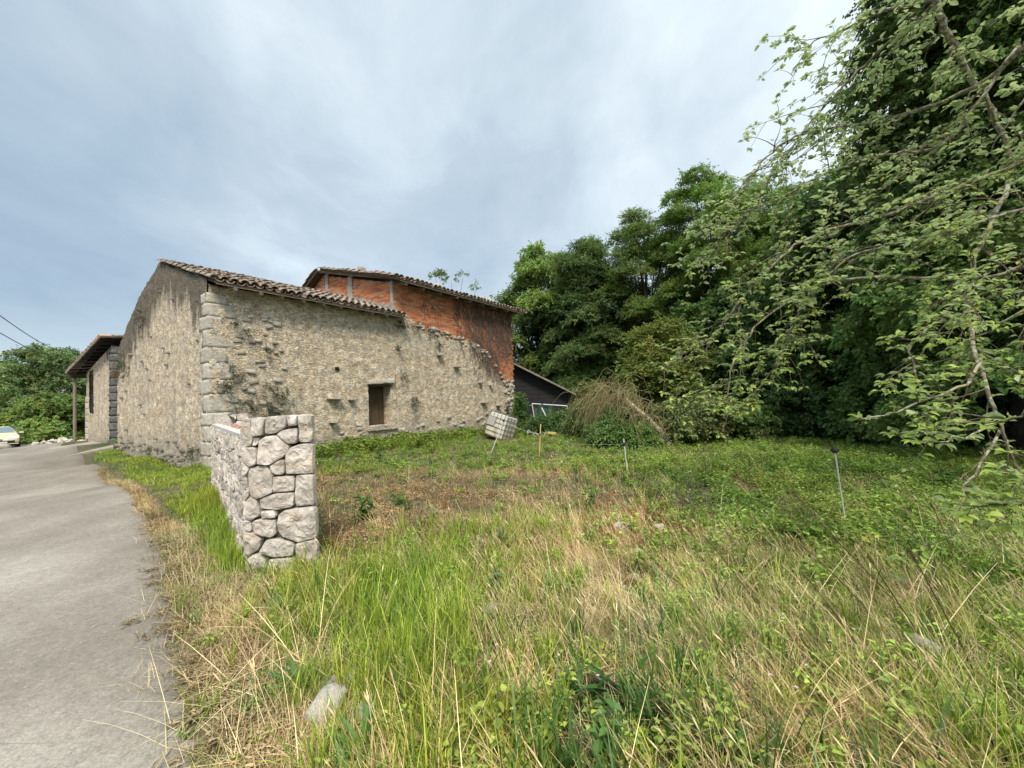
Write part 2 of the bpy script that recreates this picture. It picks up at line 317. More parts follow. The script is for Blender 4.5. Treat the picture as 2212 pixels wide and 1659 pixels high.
def tilefn(t):
    c = t.co(); oi = t.n('ShaderNodeObjectInfo'); ge = t.n('ShaderNodeNewGeometry'); cc = t.vadd(c, oi.outputs['Location'])
    r_ = t.m('FRACT', t.m('ADD', t.m('MULTIPLY', oi.outputs['Random'], 3.7), ge.outputs['Random Per Island']))
    col = t.ramp(r_, [(0., (.15, .10, .075)), (.3, (.23, .15, .105)), (.6, (.27, .19, .14)), (.85, (.30, .245, .19)), (1., (.40, .28, .19))])
    a = t.noise(cc, 9, 5, .7); col = t.mix(t.ramp(a, [(.42, 0.), (.62, .75)]), col, (.38, .355, .30)); b = t.noise(cc, 4, 4)
    col = t.mix(t.ramp(b, [(.55, 0.), (.7, .7)]), col, (.075, .065, .05))
    return t.mix(.5, col, t.ramp(t.noise(cc, 45, 4), [(.3, .6), (.7, 1.3)]), 'MULTIPLY'), a
M_tile = mat('weathered clay tile', tilefn, .9, bump=.6, bdist=.01)
def woodfn(a, b, sc=(1, 14, 14)):
    def fn(t):
        c = t.co(); g_ = t.noise(t.mp(c, sc=sc), 3, 5, .65, .5); return t.ramp(g_, [(.3, a), (.7, b)]), g_
    return fn
M_wood = mat('weathered timber', woodfn((.14, .115, .085), (.33, .29, .23)), .9, bump=.5, bdist=.006)
M_dwood = mat('dark old timber', woodfn((.035, .026, .018), (.10, .075, .05)), .9, bump=.5, bdist=.006)
M_swood = mat('brown shutter board', woodfn((.04, .028, .016), (.13, .09, .052), (14, 14, 1)), .85, bump=.5, bdist=.004)
M_black = mat('black stained board', woodfn((.012, .012, .014), (.035, .034, .036), (1, 1, 22)), .75, bump=.5, bdist=.006)
M_dark = mat('dark painted shade', (.015, .013, .012), .95)  # near-black stands in for shade inside openings and under the eave
M_tin = mat('corrugated sheet', lambda t: t.ramp(t.noise(t.co(), 3, 5), [(.3, (.12, .115, .10)), (.7, (.30, .29, .26))]), .7)
M_bark = mat('bark', lambda t: (t.ramp(t.noise(t.mp(t.co(), sc=(1, 1, .25)), 14, 5, .7), [(.3, (.035, .028, .02)), (.7, (.13, .11, .085))]), t.noise(t.co(), 30, 4)), .95, bump=.8, bdist=.015)
def lich(t):
    c = t.co(); a = t.noise(c, 26, 4, .65); b = t.noise(c, 60, 3)
    col = t.ramp(b, [(.3, (.09, .07, .05)), (.7, (.20, .165, .12))]); col = t.mix(t.ramp(a, [(.47, 0.), (.56, .9)]), col, (.36, .37, .27)); 
    return t.mix(t.ramp(t.noise(c, 11, 3), [(.58, 0.), (.66, .8)]), col, (.30, .29, .08)), b
M_lich = mat('lichen covered bark', lich, .93, bump=.7, bdist=.006)
M_twig = mat('apple twig', lambda t: t.ramp(t.noise(t.co(), 30, 3), [(.35, (.075, .05, .035)), (.65, (.20, .17, .12))]), .9)
M_deadt = mat('bleached dead trunk', lambda t: t.ramp(t.noise(t.mp(t.co(), sc=(1, 1, .3)), 9, 5), [(.3, (.34, .27, .18)), (.7, (.62, .53, .39))]), .9)
M_dead = mat('dead branch', lambda t: t.ramp(t.noise(t.co(), 6, 3), [(.3, (.14, .12, .05)), (.7, (.32, .275, .14))]), .95)
def tinted(lo, hi, island=True, vein=0):
    def fn(t):
        a = t.n('ShaderNodeAttribute', attribute_name='tint', attribute_type='INSTANCER'); ge = t.n('ShaderNodeNewGeometry')
        c = t.ramp(ge.outputs['Random Per Island'], [(0., lo), (1., hi)]); return t.mix(1., c, a.outputs['Color'], 'MULTIPLY')
    return fn
M_leaf = mat('leaf', tinted((.62, .68, .55), (1.4, 1.3, 1.1)), .5, spec=.35, trans=.42)
M_grass = mat('grass blade', tinted((.07, .135, .02), (.48, .57, .07)), .55, spec=.3, trans=.3)
M_straw = mat('dry straw', tinted((.36, .25, .11), (.86, .70, .40)), .7, spec=.2, trans=.15)
M_brown = mat('brown stubble', tinted((.14, .095, .05), (.52, .40, .22)), .85, spec=.1, trans=.1)
M_herb = mat('herb leaf', tinted((.12, .19, .03), (.38, .50, .09)), .5, spec=.35, trans=.28)
M_red = mat('reddening herb', tinted((.22, .06, .03), (.34, .20, .07)), .6, trans=.2)
M_dgrass = mat('broad green blade', tinted((.03, .085, .02), (.10, .20, .04)), .45, spec=.4, trans=.25)
M_flower = mat('pale pink petal', (.75, .55, .70), .6)
def appleleaf(t):
    c = t.co('UV'); oi = t.n('ShaderNodeObjectInfo'); ge = t.n('ShaderNodeNewGeometry'); r_ = t.m('FRACT', t.m('ADD', oi.outputs['Random'], ge.outputs['Random Per Island']))
    top = t.ramp(r_, [(0., (.17, .25, .04)), (.5, (.29, .40, .08)), (1., (.52, .62, .14))])
    return t.mix(ge.outputs['Backfacing'], top, (.46, .56, .28))
M_apple = mat('apple leaf', appleleaf, .5, spec=.35, trans=.42)
M_white = mat('weathered white plastic', lambda t: t.ramp(t.noise(t.co(), 3, 5), [(.35, (.40, .38, .27)), (.6, (.66, .65, .56))]), .5)
def ibc(t):
    c = t.co(); n_ = t.noise(t.mp(c, sc=(3, 3, 1)), 2.2, 5, .65); z = sepxyz(t, c)[2]; f = t.m('ADD', n_, t.m('MULTIPLY', z, -.28))
    col = t.ramp(f, [(.22, (.66, .66, .60)), (.46, (.60, .59, .48)), (.60, (.40, .34, .17)), (.74, (.24, .24, .11))]); return col
M_ibc = mat('stained milky plastic', ibc, .45)
M_plate = mat('dull label plate', (.42, .40, .38), .5)
M_metal = mat('galvanised bar', lambda t: t.ramp(t.noise(t.co(), 9, 3), [(.35, (.10, .085, .07)), (.65, (.26, .25, .235))]), .5, .5)
M_pole = mat('pale painted pole', (.60, .60, .57), .5)
M_ypole = mat('yellowed plastic stake', (.62, .45, .16), .5)
M_bplast = mat('black plastic', (.02, .02, .022), .5)
M_wire = mat('fence twine', (.42, .46, .40), .6)
M_cable = mat('overhead cable', (.03, .03, .045), .6)
M_net = mat('green netting', lambda t: t.ramp(t.noise(t.co(), 6, 3), [(.3, (.03, .06, .045)), (.7, (.07, .12, .085))]), .8)
M_car = mat('pale gold car paint', (.62, .55, .34), .3, .2, spec=.5)
M_glass = mat('car glass', (.10, .15, .17), .08, spec=.9)
M_tyre = mat('tyre rubber', (.02, .02, .025), .8)
M_lamp = mat('clear lamp', (.62, .66, .68), .15)
M_cream = mat('cream painted pillar', lambda t: t.ramp(t.noise(t.co(), 3, 4), [(.3, (.50, .46, .27)), (.7, (.66, .61, .40))]), .8)
M_rust = mat('rust red gate', (.20, .075, .05), .8)
M_chip = mat('brick rubble', lambda t: t.ramp(t.n('ShaderNodeNewGeometry').outputs['Random Per Island'], [(0., (.50, .17, .09)), (.45, (.55, .28, .19)), (.55, (.6, .57, .53)), (1., (.62, .6, .57))]), .9)
# ------------------------------------------------------------------ ground and road
def axis(a, b, st, far, k=1.22):
    c = list(np.arange(a, b+st/2, st)); s = st
    while c[-1] < far: s *= k; c.append(c[-1]+s)
    s = st
    while c[0] > -far: s *= k; c.insert(0, c[0]-s)
    return np.array(c)
gx = axis(-20, 14, .22, 900); gy = axis(-2, 20, .22, 900)
X, Y = np.meshgrid(gx, gy); Zg = np.zeros_like(X)
Zg = hgt(X, Y); rd = rdist(X, Y)
def inside(x, y):
    P = np.vstack([REDGE, LEDGE[::-1]]); c = np.zeros(np.shape(x), bool)
    for (x1, y1), (x2, y2) in zip(P, np.roll(P, -1, 0)):
        c ^= ((y1 > y) != (y2 > y)) & (x < (x2-x1)*(y-y1)/(y2-y1+1e-12)+x1)
    return c
Zg = np.where(inside(X, Y), Zg-.07*np.clip(-rd/.35-.35, 0, 1), Zg)
ny_, nx_ = X.shape; idx = np.arange(ny_*nx_).reshape(ny_, nx_)
Q = np.stack([idx[:-1, :-1], idx[:-1, 1:], idx[1:, 1:], idx[1:, :-1]], -1).reshape(-1, 4)
ob('ground', mesh('ground', np.stack([X, Y, Zg], -1).reshape(-1, 3), Q, M_ground, True), kind='structure')
nr = 260; R_ = spline(REDGE, nr); L_ = spline(LEDGE, nr)
wob = (fbm(np.arange(nr)*.35, np.zeros(nr), 5)-.47)*.22; dirn = (R_-L_)/np.linalg.norm(R_-L_, axis=1)[:, None]; R_ = R_+dirn*wob[:, None]
qs = np.concatenate([[-.012, 0, .03, .07, .12, .2], np.linspace(.3, 1, 9)])
V = np.array([[*(R_[i]*(1-q)+L_[i]*q), 0] for i in range(nr) for q in qs]); V[:, 2] = hgt(V[:, 0], V[:, 1])+.012-.14*np.tile(qs < 0, nr)
nq = len(qs); Q = np.array([(i*nq+j, (i+1)*nq+j, (i+1)*nq+j+1, i*nq+j+1) for i in range(nr-1) for j in range(nq-1)])[:, ::-1]
ob('road', mesh('road', V, Q.copy(), M_road, True), kind='structure')
# ------------------------------------------------------------------ wall surfaces
def relief(x, z, seed, amp=1.):
    F1, F2, ID = worley(x*4.2, z*7.5, seed); e = np.clip((F2-F1)*2.2, 0, 1)
    return amp*(.012*e*(.4+ID)+.05*(fbm(x*.8, z*.8, seed)-.47)+.02*(vn(x*7, z*9, seed+2)-.5))
def wallmesh(name, x0, x1, zb, ztop, to3, mat_, seed, st=.055, holes=(), amp=1., thick=.5, jag=0.):
    nx = int((x1-x0)/st)+1; xs = np.linspace(x0, x1, nx); zt = np.array([ztop(a) for a in xs]); zt = zt+(fbm(xs*3, xs*0, seed+4)-.47)*jag
    nz = int((zt.max()-zb)/st)+1; T = np.linspace(0, 1, nz)[:, None]; Xg = np.broadcast_to(xs, (nz, nx)); Zg_ = zb+(zt-zb)[None, :]*T
    D = relief(Xg, Zg_, seed, amp); V = to3(Xg, Zg_, D).reshape(-1, 3); id_ = np.arange(nx*nz).reshape(nz, nx)
    cx = (Xg[:-1, :-1]+Xg[1:, 1:])/2; cz = (Zg_[:-1, :-1]+Zg_[1:, 1:])/2; ok = np.ones(cx.shape, bool)
    for a, b, c_, d_ in holes: ok &= ~((cx > a) & (cx < b) & (cz > c_) & (cz < d_))
    Q = np.stack([id_[:-1, :-1], id_[:-1, 1:], id_[1:, 1:], id_[1:, :-1]], -1)[ok]
    # thickness: top strip and sides back to a plain inner face
    B = to3(xs, zt, np.full(nx, -thick)); n0 = len(V); top = id_[-1]
    S_ = [(top[i], top[i+1], n0+i+1, n0+i) for i in range(nx-1)]
    Bb = to3(xs, np.full(nx, zb), np.full(nx, -thick)); V = np.vstack([V, B, Bb]); n1 = n0+nx
    if not holes: S_ += [(n0+i, n0+i+1, n1+i+1, n1+i) for i in range(nx-1)]
    return mesh(name, V, np.vstack([Q, np.array(S_)]), mat_, True)
ANG = math.radians(54.6); CX, CY = -6.885, 9.01
barn = empty('stone_barn', (CX, CY, 0), ANG, label='old cream rubble stone barn with tall streaked gable beside the lane', cat='barn')
side3 = lambda x, z, d: np.stack([x, -d, z], -1)
gab3 = lambda y, z, d: np.stack([-d, y, z], -1)
def ridge(y): return 4.62+y*.33 if y < 3.58 else float(np.interp(y, [3.58, 4.73, 5.75, 7.17, 8.46], [5.80, 5.52, 5.16, 4.50, 3.72]))
XB = 5.2
ob('side_wall', wallmesh('side_wall', 0.02, XB, -.3, lambda x: 4.44, side3, M_wall, 1, holes=[(4.13, 5.0, .88, 2.16)]), barn)
ob('gable_wall', wallmesh('gable_wall', 0.02, 8.46, -.3, lambda y: ridge(y)-.05, gab3, M_gable, 2, jag=.12), barn)
# far walls so the barn is closed from any side
b = MB(); b.box((4.2, 8.2, 1.7), (8.3, .4, 3.6)); b.box((XB-.1, 6.2, 1.9), (.3, 4.2, 3.8)); ob('rear_wall', b.me('rear_wall', M_wall), barn)
# lumpy stone used for rubble, quoins and rocks
def rockmesh(name, mat_, seed, d=(1, 1, 1), sub=2, amp=.16, boxy=.75):
    import bmesh
    bm = bmesh.new(); bmesh.ops.create_cube(bm, size=1); bmesh.ops.subdivide_edges(bm, edges=bm.edges[:], cuts=sub, use_grid_fill=True)
    r = np.random.default_rng(seed)
    for v in bm.verts:
        p = np.array(v.co); sph = p/np.linalg.norm(p)*.62; p = p*boxy+sph*(1-boxy); p += r.normal(0, amp*.18, 3); v.co = p*np.array(d)
    me = bpy.data.meshes.new(name); bm.to_mesh(me); bm.free(); me.materials.append(mat_); me.polygons.foreach_set('use_smooth', np.ones(len(me.polygons), bool)); return me
QS = [rockmesh('quoin', M_quoin, k, sub=4, amp=.06, boxy=.99) for k in range(5)]
zq = .2; k = 0
for hq, wx, wy in [(.30, .5, .35), (.33, .36, .5), (.36, .62, .3), (.30, .44, .42), (.42, .58, .3), (.34, .34, .5), (.38, .52, .34), (.36, .40, .45), (.40, .60, .3), (.32, .32, .5), (.30, .60, .34), (.24, .44, .4)]:
    ob('quoin', QS[k % 5], barn, (wx/2-.014, wy/2-.014, zq+hq/2), (0, 0, 0), (wx, wy, hq*.99)); zq += hq; k += 1
RS = [rockmesh('stone', m_, 20+k, sub=2, amp=.24, boxy=.80) for k, m_ in enumerate([M_quoin, M_rstone, M_quoin, M_rstone])]
RD = [rockmesh('stone', M_bstone, 40+k, sub=2, amp=.24, boxy=.8) for k in range(3)]
def wall_stones(parent, n, f3, xr, zfun, sizes=(.08, .20), out=-.008, rotz=0, RS=RS):
    for _ in range(n):
        x = random.uniform(*xr); z = zfun(x)
        if z is None: continue
        a = random.uniform(*sizes); c = f3(np.array(x), np.array(z), np.array(out*random.uniform(-.3, 1)))
        ob('stone', random.choice(RS), parent, tuple(c), (random.uniform(-.2, .2), random.uniform(-.3, .3), random.uniform(-.2, .2)+rotz), (a*1.25 if not rotz else .09, .09 if not rotz else a*1.25, a*.62))
random.seed(3)
wall_stones(barn, 34, side3, (3.2, 5.2), lambda x: random.uniform(.15, .95) if not (4.0 < x < 5.15 and .55 < 2) or random.random() < .3 else random.uniform(.1, .6))
wall_stones(barn, 34, side3, (.5, 1.7), lambda x: random.uniform(1.4, 3.9), sizes=(.08, .17), out=-.012)
wall_stones(barn, 110, gab3, (.3, 8.4), lambda x: .16+abs(random.gauss(0, .32)), sizes=(.07, .19), out=-.016, rotz=1, RS=RD)
wall_stones(barn, 20, gab3, (.4, 8.2), lambda y: random.uniform(1.4, ridge(y)-.5), sizes=(.07, .12), out=-.002, rotz=1, RS=RD)
for x_, z_, a_, h_ in [(3.0, 1.75, .42, .05), (3.55, 1.72, .18, .07), (2.95, 1.1, .2, .1)]:
    ob('stone', QS[1], barn, (x_, -.07, z_), (0, .05, 0), (a_, .22, h_))
for x_, w_ in [(4.25, .26), (4.5, .3), (4.8, .32), (5.0, .22)]:
    ob('stone', QS[2], barn, (x_, -.03, 2.24+random.uniform(-.01, .03)), (0, random.uniform(-.1, .1), 0), (w_, .16, .12))
# window: reveals, board shutters, sill
win = ob('window', MB().box((4.10, .275, 1.52), (.05, .5, 1.3)).box((5.03, .275, 1.52), (.05, .5, 1.3)).box((4.56, .275, 2.2), (.95, .5, .05)).me('window', M_wall), barn)
ob('lintel', MB().box((4.57, .17, 2.135), (.86, .40, .06)).me('lintel', M_dwood), win)
ob('sill', MB().box((4.6, .06, .80), (1.05, .55, .14)).box((4.62, -.02, .46), (.98, .26, .54)).me('sill', M_wall), win)
for k, (x_, w_) in enumerate([(4.27, .24), (4.50, .20), (4.71, .20), (4.9, .18)]):
    ob('shutter_board', MB().box((x_, .36+.012*k, 1.5), (w_, .03, 1.26)).me('shutter_board', M_swood), win)
ob('window_back', MB().box((4.57, .46, 1.5), (.9, .03, 1.3)).me('window_back', M_dark), win)  # dark panel standing in for the unlit inside
ob('painted_putlog_hole', MB().box((3.12, .0, 2.62), (.11, .09, .09)).me('painted_putlog_hole', M_dark), barn)  # solid dark block; the hole's shade is put into its colour
# ------------------------------------------------------------------ roofs with clay tiles
def tile_me(name, L=.42, r0=.095, r1=.075, th=.014, seg=5):
    V = []; Fs = []
    for e, (y, r) in enumerate(((-L/2, r0), (L/2, r1))):
        for rr in (r, r-th):
            for k in range(seg+1):
                a = math.pi*k/seg; V.append((math.cos(a)*rr, y, math.sin(a)*rr*.82))
    n = seg+1
    for k in range(seg):
        Fs += [(k, k+1, 2*n+k+1, 2*n+k), (n+k+1, n+k, 3*n+k, 3*n+k+1), (k+1, k, n+k, n+k+1), (2*n+k, 2*n+k+1, 3*n+k+1, 3*n+k)]
    Fs += [(0, 2*n, 3*n, n), (seg, n+seg, 3*n+seg, 2*n+seg)]
    return np.array(V), Fs
TV, TF = tile_me('t'); TILE = mesh('tile', TV, TF, M_tile, False)
def slope_tiles(roof, x0, x1, yb, zb, yt, zt, n_obj_courses=2, verge=True, spacing=.21, sag=.02, tilt=1, lim=300):
    """eave at (yb,zb), ridge at (yt,zt) in roof-local coordinates; cover tiles as objects near eave/verge, pans and the rest joined"""
    dy, dz = yt-yb, zt-zb; Ls = math.hypot(dy, dz); sl = math.atan2(dz, abs(dy)); sgn = 1 if dy > 0 else -1
    nc = max(1, int(Ls/.34)); nx = int((x1-x0)/spacing); MBr = MB(); n_done = 0
    ex = Vector((sgn, 0, 0)); 
    for i in range(nx+1):
        x = x0+(x1-x0)*i/nx
        for c in range(nc):
            q = (c*.34+.16)/Ls
            jx, jr, jz = random.gauss(0, .010), random.gauss(0, .035), random.gauss(0, .006)+sag*math.sin(x*2.1+c)*.5
            p = np.array([x+jx, yb+dy*q, zb+dz*q+.065+jz])
            rot = (sgn*(sl-.07), 0, jr) if sgn > 0 else (-(sl-.07)*-1, 0, math.pi+jr)
            M4 = Matrix.Translation(p) @ Matrix.Rotation(0 if sgn > 0 else math.pi, 4, 'Z') @ Matrix.Rotation(jr, 4, 'Z') @ Matrix.Rotation(sl-.05, 4, 'X')
            if (c < n_obj_courses or (verge and i < 2)) and n_done < lim:
                o = bpy.data.objects.new('tile', TILE); link(o, roof); o.matrix_local = M4; n_done += 1
            else:
                MBr.add(np.array([M4 @ Vector(v) for v in TV]), TF)
            Mp = Matrix.Translation(p+np.array([spacing/2, 0, .0])) @ Matrix.Rotation(0 if sgn > 0 else math.pi, 4, 'Z') @ Matrix.Rotation(sl-.05, 4, 'X') @ Matrix.Rotation(math.pi, 4, 'Y')
            MBr.add(np.array([Mp @ Vector(v) for v in TV]), TF)
    o = ob('tiles', MBr.me('tiles', M_tile), roof, kind='stuff')
    return n_done
def roof_deck(name, x0, x1, prof, th=.05, mat_=None):
    b = MB()
    for (y0, z0), (y1, z1) in zip(prof[:-1], prof[1:]):
        b.add([(x0, y0, z0), (x1, y0, z0), (x1, y1, z1), (x0, y1, z1), (x0, y0, z0-th), (x1, y0, z0-th), (x1, y1, z1-th), (x0, y1, z1-th)], [(0, 1, 2, 3), (7, 6, 5, 4), (0, 4, 5, 1), (1, 5, 6, 2), (2, 6, 7, 3), (3, 7, 4, 0)])
    return b.me(name, mat_ or M_dwood)
prof1 = [(-.38, 4.45), (3.58, 5.74)]; prof1b = [(3.58, 5.74), (5.75, 5.06), (8.5, 3.62)]
roof1 = ob('roof', roof_deck('roof', .02, XB+.12, prof1+prof1b[1:]), barn)
slope_tiles(roof1, 0.0, XB+.1, -.36, 4.44, 3.58, 5.76, 3)
slope_tiles(roof1, 0.45, XB+.1, 8.5, 3.66, 3.66, 5.74, 0, verge=False)
for k in range(10):
    x = .45+k*.53; b = MB(); L = random.uniform(.28, .42)
    b.tube([(x, .5, 4.60), (x+random.uniform(-.02, .02), -L, 4.32+.04*(.42-L)/.1)], [.05, .045], 7); ob('rafter', b.me('rafter', M_wood), roof1)
ob('fascia_board', MB().box((2.7, -.36, 4.405), (5.3, .03, .05)).me('fascia_board', M_wood), roof1)
# ------------------------------------------------------------------ tall brick-topped barn
tb = empty('brick_barn', (CX+XB*math.cos(ANG), CY+XB*math.sin(ANG), 0), ANG, label='taller barn with orange brick upper walls above a cream rubble base', cat='barn')
XE = 6.83
jag = lambda x: float(np.interp(x, [0, .25, .6, 1.0, 1.6, 2.4, 3.4, 4.2, 4.85, 5.3, 5.75, 5.95, 6.2, 6.83], [4.66, 4.66, 4.5, 4.36, 4.3, 4.22, 4.06, 3.86, 3.6, 3.2, 2.75, 2.56, 2.44, 2.40]))
ob('stone_wall', wallmesh('stone_wall', 0, XE, -.4, jag, side3, M_wall, 1.5, jag=.14, amp=1.2, thick=.35), tb)
EZ = 5.62
bw = ob('brick_wall', MB().box((XE/2, .16, 4.0), (XE-.01, .28, 3.3)).me('brick_wall', M_bmort), tb)
BR = MB().box((0, 0, 0), (.238, .03, .054)).me('brick', M_brick)
BRS = MB().box((0, 0, 0), (.03, .238, .054)).me('brick', M_brick)
nb = 0; rest = MB(); z = 2.35; row = 0; blist = []
while z < EZ-.06:
    x = (.12 if row % 2 else 0)+random.uniform(-.02, .02)
    while x < XE:
        xc = x+.12
        if xc+.1 < XE+.06 and z > jag(min(xc, XE))-.16: blist.append((xc, z+(fbm(np.array(xc*.7), np.array(z*0.3), 8)-.47)*.03))
        x += .25+random.uniform(-.006, .01)
    z += .068; row += 1
blist.sort(key=lambda q: q[0]+abs(q[1]-5)*.5)
for xc, z in blist:
    y = .012-random.uniform(0, .012)
    if nb < 175: ob('brick', BR, bw, (xc, y, z), (random.gauss(0, .01), random.gauss(0, .012), random.gauss(0, .012))); nb += 1
    else: rest.box((xc, y, z), (.238, .03, .054))
ob('bricks', rest.me('bricks', M_brick), bw, kind='stuff')
ob('corner_bricks', MB().box((XE-.17, 1.75, 1.9), (.3, 3.2, 7.2)).me('corner_bricks', M_bmort), tb)
# brick gable above the lower roof
g_top = lambda y: 5.66+y*.27 if y < 4.25 else 6.80-(y-4.25)*.55
bg = ob('brick_gable', mesh('brick_gable', [(.03, 0, 4.3), (.03, 8, 4.3), (.03, 8, 4.7), (.03, 4.25, 6.72), (.03, 0, 5.6), (.3, 0, 4.3), (.3, 8, 4.3), (.3, 8, 4.7), (.3, 4.25, 6.72), (.3, 0, 5.6)], [(4, 3, 2, 1, 0), (5, 6, 7, 8, 9), (0, 5, 9, 4), (4, 9, 8, 3), (3, 8, 7, 2), (2, 7, 6, 1)], M_bmort), tb)
nb = 0; rest = MB(); z = 4.45; row = 0
while z < 6.7:
    y = (.12 if row % 2 else 0)
    while y < 6.5:
        yc = y+.12
        if z < g_top(yc)-.10 and not (2.28 < yc < 2.62 or 3.9 < yc < 4.15) and z > 4.55+yc*.2:
            if nb < 290: ob('brick', BRS, bg, (.012-random.uniform(0, .01), yc, z), (0, random.gauss(0, .01), random.gauss(0, .01))); nb += 1
            else: rest.box((.012, yc, z), (.03, .238, .054))
        y += .25
    z += .068; row += 1
rest.box((.03, 6.6, 4.6), (.03, .2, .05)); ob('bricks', rest.me('bricks', M_brick), bg, kind='stuff')
for yc, w_ in [(2.45, .26), (4.03, .2), (.07, .12)]:
    ob('concrete_post', MB().box((-.004, yc, (g_top(yc)+4.6)/2-.06), (.07, w_, g_top(yc)-4.6+.1)).me('concrete_post', M_conc), bg)
fl = MB()
for k in range(16):
    yc = .1+k*.26; fl.box((-.0, yc, 4.60+yc*.31+random.uniform(0, .05)), (.05, .30, .30+random.uniform(0, .12)))
ob('mortar_flashing', fl.me('mortar_flashing', M_conc), bg)
prof2 = [(-.48, 5.62), (4.25, 6.86)]; prof2b = [(4.25, 6.86), (8.3, 4.75)]
roof2 = ob('roof', roof_deck('roof', -.28, XE+.4, prof2+prof2b[1:]), tb)
slope_tiles(roof2, -.26, XE+.42, -.46, 5.62, 4.25, 6.90, 2)
slope_tiles(roof2, -.26, XE+.3, 8.3, 4.80, 4.35, 6.88, 0, lim=40)
for k in range(9):
    x = .2+k*.82; b = MB(); b.tube([(x, .6, 5.80), (x, -random.uniform(.38, .5), 5.51)], [.055, .05], 7); ob('rafter', b.me('rafter', M_wood), roof2)
ob('verge_beam', MB().tube([(-.2, -.35, 5.66), (-.2, 2.0, 6.24), (-.2, 4.2, 6.82)], .05, 7).me('verge_beam', M_wood), roof2)
ob('fascia_board', MB().box((3.5, -.46, 5.575), (7.2, .03, .05)).me('fascia_board', M_wood), roof2)
for x_, y_, a_ in [(.1, 1.9, .2), (.3, 1.25, .12), (1.0, 1.5, .16), (2.6, .6, .2), (5.2, .4, .2), (5.7, .4, .2)]:
    ob('roof_stone', RS[1 if x_ < 1 else 2], roof2, (x_, y_, 5.74+.262*(y_+.46)+.12), (0, 0, x_), (a_, a_, a_))
random.seed(5)
wall_stones(tb, 60, side3, (0, XE), lambda x: jag(x)-abs(random.gauss(0, .10)), sizes=(.08, .17), out=.012)
wall_stones(tb, 36, side3, (0, 5.5), lambda x: random.uniform(.2, 1.0), sizes=(.08, .2))
wall_stones(tb, 70, side3, (6.1, 6.8), lambda x: random.uniform(.3, 2.35), sizes=(.10, .2))
for x_, z_, a_ in [(2.0, 3.3, .2), (2.9, 2.9, .26), (4.3, 2.3, .16), (5.0, 2.2, .12), (4.5, 1.45, .28), (5.5, 1.3, .2)]:
    ob('stone', QS[1], tb, (x_, -.08, z_), (0, .1, 0), (a_, .2, .10))
# ------------------------------------------------------------------ outbuilding at the lane
OB = np.array([-14.98, 14.9]); e1a = ANG+math.pi/2       # local x runs away along the lane, local -y faces the viewer's side... walls below
hz0 = .40
out = empty('lane_outbuilding', (OB[0], OB[1], 0), ANG, label='low grey stone outbuilding with mossy lean-to roof behind the barn gable', cat='outbuilding')
# local: y = along the lane (away to the left), x = into the plot
OL = 4.75
otop = lambda y: 4.12-y*.155
ob('front_wall', wallmesh('front_wall', .02, OL, 0, otop, gab3, M_gable, 4, holes=[(3.35, 4.3, 1.55, 3.4)]), out)
ob('side_wall', MB().box((2.0, .26, 2.0), (4.0, .5, 4.1)).me('side_wall', M_wall), out)
ob('end_wall', MB().box((2.0, OL+.02, 1.7), (4.0, .4, 3.2)).me('end_wall', M_wall), out)
zq = .35; DQ = [rockmesh('quoin', M_dquoin, 60+k, sub=3, amp=.10, boxy=.985) for k in range(4)]
for k in range(13):
    hq = random.uniform(.24, .32); wx = random.choice([.8, 1.0, .7]); ob('quoin', DQ[k % 4], out, (wx/2-.03, .155, zq+hq/2), None, (wx, .36, hq*.995)); zq += hq
ob('window_timber', MB().box((.1, 3.42, 2.5), (.12, .12, 1.9)).box((.1, 3.8, 2.5), (.1, .09, 1.9)).me('window_timber', M_dwood), out)
ob('window_bricks', MB().box((.18, 3.6, 2.45), (.1, .3, 1.8)).me('window_bricks', M_brick), out)
ob('window_back', MB().box((.35, 3.85, 2.5), (.05, 1.1, 2.0)).me('window_back', M_dark), out)  # near-black sheet for the shade behind the opening
for k in range(7): ob('quoin', QS[k % 5], out, (.12, OL-.02, .4+k*.27+.13), None, (.34, .32, .26))
ro = ob('roof', mesh('roof', [(-.34, -.1, 4.34), (3.9, -.1, 4.9), (3.9, 6.2, 4.0), (-.5, 6.2, 3.42), (-.34, -.1, 4.26), (3.9, -.1, 4.8), (3.9, 6.2, 3.9), (-.5, 6.2, 3.34)], [(0, 1, 2, 3)[::-1], (4, 5, 6, 7), (0, 4, 5, 1), (1, 5, 6, 2), (2, 6, 7, 3), (3, 7, 4, 0)], M_dark), out)  # deck coloured near black: the underside's shade is put into its colour
TO = mesh('tile', TV*1.0, TF, mat('pale orange roof tile', (.50, .28, .15), .85))
rs = MB(); n_o = 0
for i in range(30):
    for c in range(10):
        y = -.05+i*.21; x = -.36-.025*y+c*.34+.1; zc = 4.38-(y+.1)*.151+(x+.45)*.125
        M4 = Matrix.Translation((x+.10, y+random.gauss(0, .01), zc+random.gauss(0, .008))) @ Matrix.Rotation(-math.pi/2, 4, 'Z') @ Matrix.Rotation(.125-.05, 4, 'X')
        if c < 2 or i < 1:
            o = bpy.data.objects.new('tile', TO if i < 7 and random.random() < .8 else TILE); link(o, ro); o.matrix_local = M4
        else: rs.add(np.array([M4 @ Vector(v) for v in TV]), TF)
        if c < 3:
            Mp = M4 @ Matrix.Translation((.105, 0, .0)) @ Matrix.Rotation(math.pi, 4, 'Y'); rs.add(np.array([Mp @ Vector(v) for v in TV]), TF)
ob('tiles', rs.me('tiles', M_tile), ro, kind='stuff')
for k in range(10):
    y = .2+k*.6; ob('rafter', MB().tube([(.6, y, 4.36-y*.15+.02), (-.22, y, 4.24-y*.152)], .04, 6).me('rafter', M_dark), ro)  # eave shade put into the rafter colour as well
ob('porch_post', MB().tube([(-.25, 5.75, .2), (-.25, 5.8, 3.3)], .06, 8).me('porch_post', M_wood), out)
